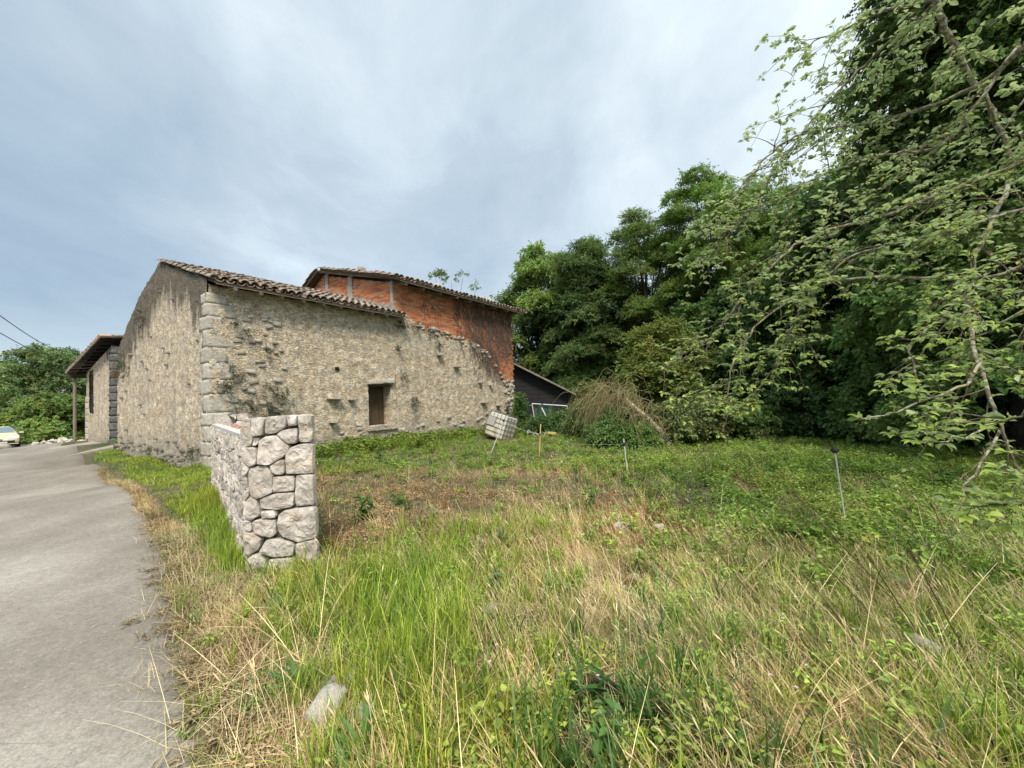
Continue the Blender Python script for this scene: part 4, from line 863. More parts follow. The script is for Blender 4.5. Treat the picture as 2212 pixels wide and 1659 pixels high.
SP = dict(ash=P_spray('ash', 1, n=46, L=.10, W_=.034), walnut=P_spray('walnut', 2, n=34, L=.14, W_=.062), maple=P_spray('maple', 3, n=30, L=.13, W_=.12, flat=.3), laurel=P_spray('laurel', 4, n=40, L=.12, W_=.055, droop=-.1),
    ivy=P_spray('ivy', 5, n=34, rad=.26, L=.075, W_=.07, droop=.3), wood=P_spray('wood', 6, n=40, rad=.5, L=.17, W_=.10), small=P_spray('small', 7, n=40, rad=.22, L=.05, W_=.03))
sn = list(SP); SC_ = protos('foliage', [m_ for k in sn for m_ in SP[k]]); SI = {k: 3*i for i, k in enumerate(sn)}
def crown_pts(lobes, n, shell=.72, bottom=-.35):
    """points spread through ellipsoid lobes, most near their upper shells"""
    vol = np.array([max(l[3]*l[4], .05) for l in lobes]); ch = RNG.choice(len(lobes), n, p=vol/vol.sum()); Lb = np.array(lobes)[ch]
    d = nrm(RNG.normal(0, 1, (n, 3))); d[:, 2] = np.where(d[:, 2] < bottom, -d[:, 2]*.5, d[:, 2]); rr = np.where(RNG.uniform(0, 1, n) < .75, RNG.normal(.95, .10, n), RNG.uniform(.3, 1, n))[:, None]
    return Lb[:, :3]+d*rr*Lb[:, [3, 3, 4]], d, ch
def foliage(name, kind_, lobes, n, tint, parent=None, size=1., var=.25, **k):
    P, d, ch = crown_pts(lobes, n); nl = len(lobes); lt = RNG.uniform(1-var, 1+var, nl)[ch][:, None]
    T = 1.9*np.array(tint)[None, :]*lt*RNG.uniform(.8, 1.2, (n, 1)); T[:, 0] *= RNG.uniform(.85, 1.25, n)
    az = np.arctan2(d[:, 1], d[:, 0]); tilt = np.clip(1-d[:, 2], 0, 1.3)*.7
    R = np.stack([RNG.normal(0, .3, n), tilt+RNG.normal(0, .3, n), az], 1); return scatter(name, SC_, P, R, RNG.uniform(.7, 1.3, n)*size, SI[kind_]+RNG.integers(0, 3, n), T, parent, **k)
def tree(name, label, cat, px, ytop, Yd, rad, kind_, tint, nleaf, nl=38, low=.22, lobe=(.75, 1.25), lean=0, size=1., gaps=False, group=None, zbase=None, trunk_r=.22):
    top = atY(px, ytop, Yd); x, y = top[0], top[1]; z0 = float(hgt(x, y)) if zbase is None else zbase; H = top[2]-z0
    root = empty(name, (x, y, z0), label=label, cat=cat, group=group); r = random.Random(px+ytop); lobes = []
    for i in range(nl):
        q = (i+.5)/nl; zz_ = low+(.97-low)*q; env = math.sin(math.pi*min(1, (zz_-low)/(1-low)*.80+.20))**.65; a = i*2.399+r.random(); rr = rad*env*math.sqrt(r.uniform(.15, 1))
        lr = r.uniform(*lobe)*(.75 if zz_ > .85 else 1); lobes.append((math.cos(a)*rr+lean*zz_, math.sin(a)*rr, zz_*H-lr*.45, lr*1.08, lr*.78))
    tp = [(0, 0, -.2), (lean*.15+.1, 0, H*.25), (lean*.4-.1, .1, H*.5), (lean*.8, 0, H*.85)]; TP = spline(tp, 12); b = MB(); b.tube(TP, np.linspace(trunk_r, .04, 12), 8); ob('trunk', b.me('trunk', M_bark, True), root)
    lm = MB()
    for l in lobes:
        q = max(.12, min(.9, (l[2]/H)*.72)); s_ = TP[int(q*11)]; e = np.array(l[:3]); mid = (s_+e)/2+np.array([0, 0, -.2]); lm.tube(spline([s_, mid, e], 6), np.linspace(.065, .014, 6)*(trunk_r/.22), 5)
    ob('limbs', lm.me('limbs', M_bark, True), root, kind='stuff')
    foliage('crown', kind_, lobes, int(nleaf*1.5), tint, root, size)
    return root
TG = 'trees standing behind the meadow'
tree('walnut_tree', 'light green broad tree just behind the right end of the brick barn', 'tree', 1158, 532, 27, 2.6, 'walnut', (.125, .185, .055), 1900, 34, size=1.25, low=.15, group=TG)
tree('ash_tree', 'dark rounded tree rising directly behind the black shed', 'tree', 1262, 512, 23.5, 2.5, 'ash', (0.080, 0.129, 0.047), 2300, 40, size=1.25, low=.1, group=TG)
tree('ash_tree', 'middle tree with open crown and branches showing sky behind the brush heap', 'tree', 1392, 455, 22, 2.7, 'ash', (0.104, 0.162, 0.047), 1700, 26, size=1.15, low=.42, lobe=(.8, 1.2), group=TG)
tree('ash_tree', 'tallest tree of the row with bright top and bare forked trunk below', 'tree', 1520, 368, 20, 2.7, 'ash', (0.118, 0.190, 0.049), 1700, 26, size=1.1, low=.52, lobe=(.75, 1.1), group=TG)
tree('ash_tree', 'thin tree half hidden behind the left tips of the apple branches', 'tree', 1655, 385, 19, 2.2, 'ash', (0.104, 0.173, 0.049), 1100, 20, size=1.05, low=.5, lobe=(.7, 1.), group=TG)
tree('maple_tree', 'deep green maple filling the gap beneath the tall trees', 'tree', 1310, 690, 24, 2.6, 'maple', (0.072, 0.124, 0.038), 1500, 26, size=1.15, low=.08, group=TG)
tree('laurel_bush', 'yellow green laurel like bush in the dark tree row', 'bush', 1428, 690, 16, 1.55, 'laurel', (.125, .165, .045), 750, 22, low=.30, lobe=(.4, .65), group=None, trunk_r=.09)
tree('elder_tree', 'dark green tree behind the bramble bank right of the laurel bush', 'tree', 1600, 610, 17, 2.7, 'maple', (0.057, 0.102, 0.032), 1500, 28, size=1.1, low=.05, group=TG)
tree('hazel_tree', 'dark leafy tree behind the hanging apple twigs', 'tree', 1770, 520, 16, 2.8, 'wood', (0.065, 0.116, 0.032), 1400, 30, low=.05, group=TG, size=.9)
tree('hazel_tree', 'dark green tree between the ivy column and the row behind', 'tree', 1850, 330, 13.5, 2.3, 'maple', (0.076, 0.132, 0.038), 1600, 30, low=.03, group=TG, size=.95)
tree('elder_tree', 'low dark tree filling the space under the ivy column at right', 'tree', 2080, 660, 10.5, 2.3, 'maple', (0.057, 0.106, 0.032), 1500, 28, low=.03, group=TG, size=.85)
# dense woodland behind, one mass
lob = []
for i in range(90):
    px = random.uniform(1180, 2500); d = random.uniform(22, 30); t_ = atY(px, random.uniform(650, 900), d); lob.append((t_[0], t_[1], max(t_[2], .8), random.uniform(1.2, 2.), random.uniform(.9, 1.5)))
foliage('woodland', 'wood', lob, 5600, (.040, .075, .028), None, 1.35, label='dark woodland undergrowth behind the row of trees')
# ivy smothered tree at the right edge
iv = atY(2165, 900, 8.2); root = empty('ivy_tree', (iv[0]+.6, iv[1], 0), label='tall tree smothered in dark ivy at the right edge', cat='tree'); lobes = []
for i in range(130):
    z = i/130*13.5; a = i*2.399; env = 1.75+.3*math.sin(z*.9)+max(0, min(1.1, (8.5-z)*.25)); rr = env*(.5+.5*random.random()); lobes.append((math.cos(a)*rr, math.sin(a)*rr, z+.3, random.uniform(.45, .8), random.uniform(.5, .9)))
ob('trunk', MB().tube(spline([(0, 0, -.2), (.2, 0, 4), (-.1, .1, 9), (0, 0, 13.5)], 12), np.linspace(.38, .12, 12), 9).me('trunk', M_bark, True), root)
foliage('ivy', 'ivy', lobes, 9000, (.075, .125, .04), root, 1.15, var=.35)
# ------------------------------------------------------------------ tree, gate and rubble at the left
tree('walnut_tree', 'big rounded tree beyond the lane left of the outbuilding', 'tree', 112, 750, 38, 4.4, 'walnut', (.105, .16, .07), 1500, 44, size=1.6, low=.12, lobe=(1.1, 1.8), zbase=-.7)
tree('hedge_bush', 'dark hedge bush behind the cream gate pillars', 'bush', 30, 872, 37, 3.2, 'maple', (0.095, 0.132, 0.041), 900, 24, size=1.5, low=.05, lobe=(.8, 1.3), zbase=-.7)
tree('pale_tree', 'small distant hazy tree at the far left edge', 'tree', 8, 800, 60, 4, 'walnut', (0.247, 0.314, 0.162), 500, 22, size=2.2, low=.1, lobe=(1.4, 2.2), zbase=-.7)  # distance haze put into the pale leaf tint
tree('hedge_bush', 'low green bush beside the lane outbuilding post', 'bush', 128, 855, 34, 3.6, 'maple', (0.095, 0.148, 0.041), 1000, 26, size=1.4, low=.02, lobe=(.9, 1.4), zbase=-.8)
for (px, py0, py1, Yd, w_, lb) in ((28, 900, 960, 31.5, .42, 'taller cream gate pillar rising behind the parked car'), (55, 914, 953, 31.5, .36, 'shorter cream gate pillar with a red gate leaf')):
    p = atY(px, py0, Yd); z0 = float(hgt(p[0], p[1])); ob('gate_pillar', MB().box((0, 0, (p[2]-z0)/2), (w_, w_, p[2]-z0)).box((0, 0, p[2]-z0+.03), (w_+.1, w_+.1, .08)).me('gate_pillar', M_cream), None, (p[0], p[1], z0), (0, 0, .7), label=lb, cat='pillar', group='cream gate pillars beside the lane')
p = atY(44, 935, 32); z0 = float(hgt(p[0], p[1])); gt = empty('gate', (p[0], p[1], z0), .4, label='rust red gate between the two cream pillars', cat='gate')
for k in range(6): ob('board', MB().box((-.35+k*.14, 0, .75), (.125, .04, 1.3)).me('board', M_rust), gt)
ob('rail', MB().box((0, .04, .4), (.9, .04, .08)).box((0, .04, 1.15), (.9, .04, .08)).me('rail', M_rust), gt)
hp = atY(128, 948, 27.5); z0 = float(hgt(hp[0], hp[1])); hb = empty('rubble_heap', (hp[0], hp[1], z0), label='low heap of pale broken stones beyond the lane', cat='heap')
b = MB(); ang_ = np.linspace(0, 6.28, 18, endpoint=False); b.add([(math.cos(a)*2.4, math.sin(a)*1.0, -.1) for a in ang_]+[(math.cos(a)*1.1, math.sin(a)*.45, .28) for a in ang_]+[(0, 0, .38)], [(i, (i+1) % 18, 18+(i+1) % 18, 18+i) for i in range(18)]+[(18+i, 18+(i+1) % 18, 36) for i in range(18)]); ob('earth', b.me('earth', M_ground, True), hb)
for k in range(60):
    a = random.uniform(0, 6.28); q = random.random()**.6; s_ = random.uniform(.12, .34); ob('stone', RS[k % 3], hb, (math.cos(a)*2.2*q+.4, math.sin(a)*.9*q-.15, .36*(1-q)+.06), (random.uniform(0, 3), random.uniform(0, 3), 0), (s_, s_*.8, s_*.6))
for px, py, s_, lb in [(10, 970, .42, 'cream boulder lying on the lane in front of the car'), (390, 1003, .16, 'small stone at the foot of the barn gable'), (705, 1550, .15, 'largest white rock in the grass near the camera'), (765, 1478, .11, 'white rock in the grass behind the largest one'), (715, 1492, .09, 'small flat pale rock beside the white rocks'), (785, 1560, .10, 'half buried pale rock right of the largest white rock'), (1385, 1205, .11, 'white stone in the dry grass mound'), (1370, 1255, .07, 'small pale stone below the white stone on the mound'), (1345, 1150, .14, 'pale rubble lump beneath the reddish weeds'), (1425, 1150, .12, 'pale rubble lump at the right of the reddish weeds'), (1060, 1330, .10, 'flat pale stone in the middle of the bright grass'), (2000, 1415, .12, 'grey stone hidden in the long grass at right'), (1795, 1345, .07, 'small grey stone in straw at right')]:
    g_ = ground(px, py); ob('rock', rockmesh('rock', M_rock if px > 100 else M_apron, px, sub=3, amp=.3, boxy=.35), None, (g_[0], g_[1], g_[2]+s_*.35), (.2, -.2, px), (s_*1.15, s_*.85, s_*.7), label=lb, cat='rock', group='rocks lying about' if px > 600 else None)
# cat on the lane
cp = ground(150, 976); cat_ = empty('cat', tuple(cp), .3, label='small dark and white cat resting on the lane ahead', cat='cat')
b = MB(); b.tube([(-.26, 0, .05), (-.2, 0, .08), (-.05, 0, .10), (.05, 0, .11)], [.03, .06, .08, .075], 10); ob('white_flank', b.me('white_flank', M_white, True), cat_)
b = MB(); b.tube([(.0, 0, .12), (.06, 0, .13), (.14, 0, .08), (.22, .02, .04), (.3, .05, .03)], [.06, .075, .06, .03, .015], 10); b.tube([(.03, 0, .15), (.0, -.02, .20), (-.02, -.03, .235)], [.05, .052, .035], 10); b.add([(-.04, -.05, .25), (-.01, -.05, .25), (-.03, -.055, .285)], [(0, 1, 2)]); b.add([(.0, 0, .25), (.03, .01, .25), (.02, .0, .285)], [(0, 1, 2)]); ob('body', b.me('body', M_bplast, True), cat_)
# ------------------------------------------------------------------ parked car
cpn = atY(2, 970, 26.3); z0 = float(hgt(cpn[0], cpn[1]))+.0; yaw = math.atan2(-cpn[1], -cpn[0])+.07
car = empty('parked_car', (cpn[0]-math.cos(yaw)*1.9, cpn[1]-math.sin(yaw)*1.9, z0), yaw, label='pale gold hatchback parked facing the viewer at the left edge', cat='car')
xs_ = [(-1.95, .45, .62, .80, .80, .70), (-1.8, .30, .92, 1.0, .83, .70), (-1.2, .25, .95, 1.38, .83, .60), (-.4, .25, .97, 1.43, .83, .60), (.3, .25, .96, 1.40, .83, .58), (.95, .25, .95, .97, .83, .72), (1.5, .25, .84, .86, .82, .70), (1.82, .28, .68, .70, .78, .60), (1.93, .34, .52, .54, .66, .5)]
def ring(x, zb, zs, zt, w_, wt):
    h = [(zb, w_*.93), (zb+.12, w_), (zs-.12, w_), (zs, w_*.94), ((zs+zt)/2, (w_*.94+wt)/2 if zt > zs+.1 else w_*.9), (zt, wt*.96), (zt+.02*(zt > zs+.1), wt*.5)]
    return [(x, a, z) for z, a in h]+[(x, -a, z) for z, a in h[::-1]]
rings = [ring(*q) for q in xs_]; b = MB(); nr_ = len(rings[0]); fs = [(i*nr_+j, i*nr_+(j+1) % nr_, (i+1)*nr_+(j+1) % nr_, (i+1)*nr_+j) for i in range(len(rings)-1) for j in range(nr_)]
b.add(np.array(rings).reshape(-1, 3), fs+[tuple(range(nr_))[::-1], tuple(range(nr_*(len(rings)-1), nr_*len(rings)))]); o = ob('body', b.me('body', M_car, True), car); sb = o.modifiers.new('round', 'SUBSURF'); sb.levels = 1; sb.render_levels = 2
ob('windscreen', MB().add([(1.01, -.64, .985), (1.01, .64, .985), (.42, .53, 1.385), (.42, -.53, 1.385), (.98, -.64, .97), (.98, .64, .97), (.39, .53, 1.37), (.39, -.53, 1.37)], [(0, 1, 2, 3), (7, 6, 5, 4), (0, 4, 5, 1), (1, 5, 6, 2), (2, 6, 7, 3), (3, 7, 4, 0)]).me('windscreen', M_glass), car)
for s_ in (-1, 1):
    ob('side_window', MB().box((-.3, s_*.745, 1.17), (1.6, .03, .30), taper=.8).me('side_window', M_glass), car)
    ob('door_mirror', MB().box((.72, s_*.95, 1.0), (.12, .22, .14), taper=.8).me('door_mirror', M_car), car)
    ob('headlight', MB().add([(1.86, s_*.28, .68), (1.78, s_*.74, .72), (1.6, s_*.80, .80), (1.66, s_*.44, .80), (1.90, s_*.28, .64), (1.86, s_*.74, .64)], [(0, 1, 2, 3), (4, 5, 1, 0), (5, 2, 1), (4, 0, 3), (3, 2, 5, 4)]).me('headlight', M_lamp), car)
    for x in (-1.25, 1.2):
        wh = ob('wheel', MB().tube([(x, s_*.66, .30), (x, s_*.86, .30)], [.30, .30], 20).me('wheel', M_tyre), car); ob('rim', MB().tube([(x, s_*.855, .30), (x, s_*.875, .30)], [.19, .17], 16).me('rim', M_metal), wh)
ob('grille', MB().box((1.945, 0, .42), (.05, 1.15, .17)).me('grille', M_bplast), car)
ob('bumper_lip', MB().box((1.96, 0, .30), (.08, 1.45, .06)).me('bumper_lip', M_car), car)
ob('number_plate', MB().box((1.985, 0, .40), (.015, .5, .11)).me('number_plate', M_lamp), car)
ob('emblem', MB().tube([(1.93, 0, .585), (1.985, 0, .585)], [.06, .055], 12).me('emblem', M_metal), car)
# ------------------------------------------------------------------ overhead cables
for (a, b_, lb) in (((-60, 640), (140, 765), 'upper dark overhead cable crossing the sky at far left'), ((-60, 685), (125, 775), 'lower dark overhead cable crossing the sky at far left')):
    A_ = atY(a[0], a[1], 17); B_ = atY(b_[0], b_[1], 36); M_ = (A_+B_)/2-[0, 0, .25]; ob('power_cable', MB().tube(spline([A_, M_, B_], 16), .022, 5).me('power_cable', M_cable), None, label=lb, cat='cable')
# ------------------------------------------------------------------ black shed
S0 = atY(1112, 783, 20.2); sz0 = -.35
sh = empty('black_shed', (.05, 19.75, 0), 0, label='black boarded lean-to shed against the end of the brick barn', cat='shed')
stp = lambda x: 3.30-x*.545
z = -.4
while z < 3.25:
    xr = min(2.72, (3.22-z)/.545); k = 0
    if xr > .15:
        sp_ = random.uniform(.8, 1.8)
        segs = [(0, min(sp_, xr)), (min(sp_, xr)+.012, xr)] if xr > sp_+.3 else [(0, xr)]
        for a, c in segs: ob('board', MB().box(((a+c)/2, random.uniform(-.01, .01), z+.105), (c-a, .03, .20)).me('board', M_black), sh)
    z += .212
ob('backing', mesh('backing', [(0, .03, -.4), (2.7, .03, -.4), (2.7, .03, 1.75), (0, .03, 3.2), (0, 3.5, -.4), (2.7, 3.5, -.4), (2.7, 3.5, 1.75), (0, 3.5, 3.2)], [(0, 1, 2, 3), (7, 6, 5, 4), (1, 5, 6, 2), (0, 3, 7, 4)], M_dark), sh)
nn_ = 46; V = []; 
for i in range(nn_+1):
    for j, y in enumerate((-.45, 3.6)):
        yy = y; V.append((0, yy, 0))
V = []; m_ = 60
for j in range(m_+1):
    y = -.45+4.05*j/m_; zz_ = .025*math.sin(j*1.57)
    for x in (-.15, 3.05): V.append((x, y, stp(x)+.02+zz_))
Q = [(2*j, 2*j+1, 2*j+3, 2*j+2) for j in range(m_)]
rf = ob('roof', mesh('roof', V, Q, M_tin), sh); so = rf.modifiers.new('thick', 'SOLIDIFY'); so.thickness = .02
ob('verge_board', MB().add([(-.15, -.47, stp(-.15)-.05), (3.05, -.47, stp(3.05)-.05), (3.05, -.47, stp(3.05)), (-.15, -.47, stp(-.15)), (-.15, -.43, stp(-.15)-.05), (3.05, -.43, stp(3.05)-.05), (3.05, -.43, stp(3.05)), (-.15, -.43, stp(-.15))], [(0, 1, 2, 3), (7, 6, 5, 4), (0, 4, 5, 1), (3, 2, 6, 7), (1, 5, 6, 2)]).me('verge_board', M_wood), sh)
ob('corner_post', MB().box((2.74, -.03, .7), (.09, .09, 2.2)).me('corner_post', M_dwood), sh)
# frame with netting, and loose pole
def W3(px, py, Y_): return atY(px, py, Y_)
fr = empty('net_frame', tuple(W3(1190, 940, 18)), 0, label='leaning white metal frame with green netting before the black shed', cat='frame'); o0 = np.array(fr.location)
for a, c in (((1149, 872), (1225, 877)), ((1149, 872), (1160, 935)), ((1225, 877), (1237, 945))):
    ob('bar', MB().tube([W3(*a, 18)-o0, W3(*c, 18)-o0], .025, 8).me('bar', M_pole), fr)
V = []; 
for i in range(13):
    for j in range(9):
        px = 1153+i*3.6; py = 874+j*6.5+(3*math.sin(i*.8)*(1 if j == 0 else .2)); p = W3(px+j*.6, py, 18+.12*math.sin(i*1.1+j*.2)); V.append(p-o0)
me = mesh('netting', np.array(V), [(i*9+j, i*9+j+1, (i+1)*9+j+1, (i+1)*9+j) for i in range(12) for j in range(8)], M_net, True); ob('netting', me, fr)
p0, p1 = W3(1170, 881, 16.8), W3(1198, 936, 16.5); ob('loose_pole', MB().tube([p0*0, p1-p0], .03, 8).me('loose_pole', M_pole), None, tuple(p0), label='white pole leaning in front of the netting frame', cat='pole')
# ------------------------------------------------------------------ tipped water tank in its cage
tk = empty('water_tank', (0, 0, 0), 0, label='dirty white caged plastic water tank tipped on its edge', cat='water tank')
tk.rotation_mode = 'QUATERNION'; tk.rotation_quaternion = (Matrix.Rotation(math.radians(19), 4, 'Y') @ Matrix.Rotation(math.radians(-2), 4, 'X') @ Matrix.Rotation(math.radians(-40), 4, 'Z')).to_quaternion(); tk.location = W3(1075, 946, 15.6)
hx, hy, hh = .52, .42, 1.0; tk.scale = (.86, .86, .94)
import bmesh
bm = bmesh.new(); bmesh.ops.create_cube(bm, size=1)
for v in bm.verts: v.co = Vector((v.co.x*hx*2, v.co.y*hy*2, v.co.z*hh+hh/2))
bmesh.ops.bevel(bm, geom=bm.edges[:], offset=.055, segments=3, affect='EDGES'); me = bpy.data.meshes.new('bottle'); bm.to_mesh(me); bm.free(); me.materials.append(M_ibc); ob('bottle', me, tk)
X_, Y_ = hx+.025, hy+.025
for k in range(6):
    z = .03+k*.195; pts = [(-X_+.08, -Y_, z), (X_-.08, -Y_, z), (X_, -Y_+.08, z), (X_, Y_-.08, z), (X_-.08, Y_, z), (-X_+.08, Y_, z), (-X_, Y_-.08, z), (-X_, -Y_+.08, z), (-X_+.08, -Y_, z)]
    ob('cage_bar', MB().tube(pts, .011, 6).me('cage_bar', M_metal), tk)
for k in range(5):
    for s_ in (-1, 1): ob('cage_bar', MB().tube([(-X_+.1+k*(2*X_-.2)/4, s_*(Y_+.012), 0), (-X_+.1+k*(2*X_-.2)/4, s_*(Y_+.012), 1.02), (-X_+.1+k*(2*X_-.2)/4, s_*(Y_-.2), 1.05)], .010, 6).me('cage_bar', M_metal), tk)
for k in range(4):
    for s_ in (-1, 1): ob('cage_bar', MB().tube([(s_*(X_+.012), -Y_+.1+k*(2*Y_-.2)/3, 0), (s_*(X_+.012), -Y_+.1+k*(2*Y_-.2)/3, 1.02)], .010, 6).me('cage_bar', M_metal), tk)
ob('label_plate', MB().box((-.26, -Y_-.02, .62), (.44, .008, .36)).me('label_plate', M_plate), tk)
# ------------------------------------------------------------------ electric fence: stakes and twine
stakes = []
def stake(px0, py0, px1, py1, Y_, m__, lb, r=.010, ins=True, insq=.0):
    T_ = atY(px0, py0, Y_); B_ = atY(px1, py1, Y_); B_ = B_+(B_-T_)*.12; e_ = empty('fence_stake', tuple(B_), label=lb, cat='fence stake', group='stakes of the meadow fence')
    ob('rod', MB().tube([(0, 0, 0), tuple(T_-B_)], r, 7).me('rod', m__), e_)
    ip = (T_-B_)*(1-insq)
    if ins: ob('insulator', MB().tube([ip-[0, 0, .03], ip-[0, 0, .01], ip+[0, 0, .005], ip+[0, 0, .03]], [.018, .034, .030, .016], 8).box(ip, (.07, .03, .025)).me('insulator', M_bplast), e_)
    stakes.append(B_+ip); return e_
stake(909, 925, 912, 944, 17., M_pole, 'thin white stake in weeds near the barn window', .014, False)
stake(1024, 903, 1018, 945, 16.3, M_wire, 'faint grey stake left of the tipped tank', .012, False)
stake(1088, 909, 1059, 983, 11.0, M_pole, 'white stake leaning right in front of the tank', .012)
stake(1168, 916, 1165, 986, 10.4, M_ypole, 'yellow stake with knotted twine right of the tank', .016, True, .28)
stake(1347, 948, 1357, 1035, 7.5, M_pole, 'white stake with black insulator before the brush heap', .011, True, .12)
stake(1803, 972, 1832, 1165, 4.2, M_pole, 'nearest white stake with black cap in the meadow at right', .007)
b = MB(); far_ = atY(600, 930, 15)
def twine(A_, B_, s_, lb, r=.005):
    r *= .5
    A_, B_ = np.array(A_), np.array(B_); ob('fence_twine', MB().tube(spline([A_, (A_+B_)/2-[0, 0, s_], B_], 12), r, 4).me('fence_twine', M_wire), None, label=lb, cat='twine')
twine(stakes[1], stakes[0], .1, 'twine running from the window stake to the grey stake', .006)
twine(stakes[1], stakes[2], .05, 'twine from the grey stake to the leaning white stake', .006)
twine(stakes[2], stakes[3], .06, 'twine between the leaning white stake and yellow stake', .007)
twine(stakes[3], stakes[4], .12, 'twine between the yellow stake and the insulator stake', .004)
twine(stakes[4], stakes[5], .10, 'twine from the insulator stake to the nearest capped stake', .002)
for k in range(5):
    p = stakes[3]+np.array([random.uniform(-.35, .1), 0, random.uniform(-.1, .03)])
tw_ = MB()
for k in range(14):
    p = stakes[3]+np.array([-.35+k*.035, 0, .07-k*.006]); tw_.tube([p, p+np.random.normal(0, .035, 3), p+np.random.normal(0, .05, 3)], .006, 4)
ob('knotted_twine', tw_.me('knotted_twine', M_white), None, label='frayed white twine ends tangled on the yellow stake', cat='twine')
for px, py, l, r_, lb in ((1193, 908, .35, .2, 'left piece of pale split wood in weeds past the yellow stake'), (1200, 901, .3, 1.2, 'short pale wood chip beside the split wood'), (1215, 897, .4, .1, 'right piece of pale split wood below the netting')):
    g_ = ground(px, py+40)+[0, 0, .22]; ob('wood_piece', MB().box((0, 0, 0), (l, .1, .07), taper=.85).me('wood_piece', M_ypole), None, tuple(g_), (.1, .15, r_), label=lb, cat='wood')
# ------------------------------------------------------------------ fallen dead tree and brush heap
bp = ground(1445, 965); dt = empty('dead_tree', tuple(bp), label='fallen dead tree arching left over a brushwood heap', cat='dead tree'); o0 = bp
tr_ = [atY(1452, 968, 11.6), atY(1425, 930, 11.8), atY(1385, 892, 12.1), atY(1350, 862, 12.5), atY(1325, 846, 12.7), atY(1296, 855, 12.9)]
TR = spline(tr_, 24); ob('trunk', MB().tube(TR-o0, np.linspace(.10, .022, 24), 8).me('trunk', M_deadt, True), dt)
for k in range(14):
    s_ = TR[random.randint(5, 22)]; e_ = s_+np.array([random.uniform(-1.6, .5), random.uniform(-.9, .6), random.uniform(-1.2, .4)]); e_[2] = max(e_[2], .1)
    ob('branch', MB().tube(spline([s_, (s_+e_)/2+[0, 0, .3], e_], 8)-o0, np.linspace(.025, .007, 8), 5).me('branch', M_dead), dt)
tw_ = []
for k in range(620):
    s_ = TR[min(23, int(random.random()**.7*20)+4)]+np.random.normal(0, .38, 3)*[1, 1, .7]; az = random.gauss(math.pi, 1.1); L_ = random.uniform(.4, 1.25)
    e_ = s_+np.array([math.cos(az)*L_*.8, math.sin(az)*L_*.6-.1, -random.uniform(.3, 1.5)]); e_[2] = max(e_[2], .05+random.random()*.3); mid = (s_+e_)/2+np.array([0, 0, random.uniform(.1, .45)])
    tw_.append(tube(spline([s_, mid, e_], 6)-o0, np.linspace(.007, .0025, 6)*random.uniform(.8, 1.6), 3))
ob('twigs', mesh('twigs', *merge(tw_), M_dead), dt, kind='stuff')
for px, py0, py1 in ((1325, 890, 815), (1470, 930, 835), (1455, 880, 800)):
    pass
def bush(label, px, pyb, Y_, rx, rz, n, tint, kind_='small', size=1.2, name='bramble_bush', grp='brambles along the meadow edge'):
    g_ = atY(px, pyb, Y_); z0 = float(hgt(g_[0], g_[1])); e_ = empty(name, (g_[0], g_[1], z0), label=label, cat='bush', group=grp)
    lobes = [(random.gauss(0, rx*.45), random.gauss(0, rx*.3), abs(random.gauss(0, rz*.35))+rz*.18, rx*.38, rz*.34) for _ in range(9)]
    foliage('foliage', kind_, lobes, n, tint, e_, size); st_ = []
    for _ in range(14): a = random.choice(lobes); st_.append(tube(spline([(a[0]*.3, a[1]*.3, -.05), (a[0]*.7, a[1]*.7, a[2]*.8), (a[0]*1.2, a[1]*1.2, a[2]+rz*.3)], 6), np.linspace(.012, .004, 6), 4))
    ob('stems', mesh('stems', *merge(st_), M_dead), e_, kind='stuff')
    return e_
bush('bushy green nettles growing through the fallen tree heap', 1335, 962, 11.9, .95, .85, 520, (.085, .145, .045), 'small', 1.5)
bush('green shrub at the left end of the brushwood heap', 1262, 955, 14.2, .5, .9, 160, (.075, .115, .04), 'small', 1.4)
bush('olive weeds right of the fallen trunk', 1500, 955, 12.0, 1.0, 1.1, 460, (.09, .115, .045), 'small', 1.4)
bush('bramble bank behind the dead tree foot', 1600, 950, 12.8, 1.2, 1.0, 460, (.055, .095, .03), 'ivy', 1.2)
bush('bramble bank below the hanging apple twigs', 1740, 945, 12.6, 1.3, 1.0, 480, (.045, .085, .028), 'ivy', 1.2)
bush('dark bramble bank left of the low apple branch', 1880, 942, 12.2, 1.3, 1.1, 480, (.038, .076, .026), 'ivy', 1.2)
bush('dark bramble bank behind the low apple branch', 2020, 945, 11.2, 1.3, 1.1, 480, (.036, .07, .025), 'ivy', 1.2)
bush('dark bramble at the right edge under the ivy', 2160, 950, 10., 1.4, 1.2, 520, (.036, .07, .025), 'ivy', 1.2)
bush('tall nettles at the barn corner beside the tank', 1125, 935, 17.5, .32, 1.5, 120, (.075, .14, .045), 'walnut', .7)
bush('green weeds at the foot of the netting frame', 1200, 940, 16.5, 1.0, .6, 300, (.05, .095, .032), 'small', 1.8)
bush('weeds between the tank and the shed', 1250, 945, 16.0, .8, .8, 220, (.05, .09, .032), 'small', 1.8)
bush('weeds left of the tipped tank', 1010, 935, 17.5, .9, .7, 220, (.06, .11, .035), 'small', 1.8)
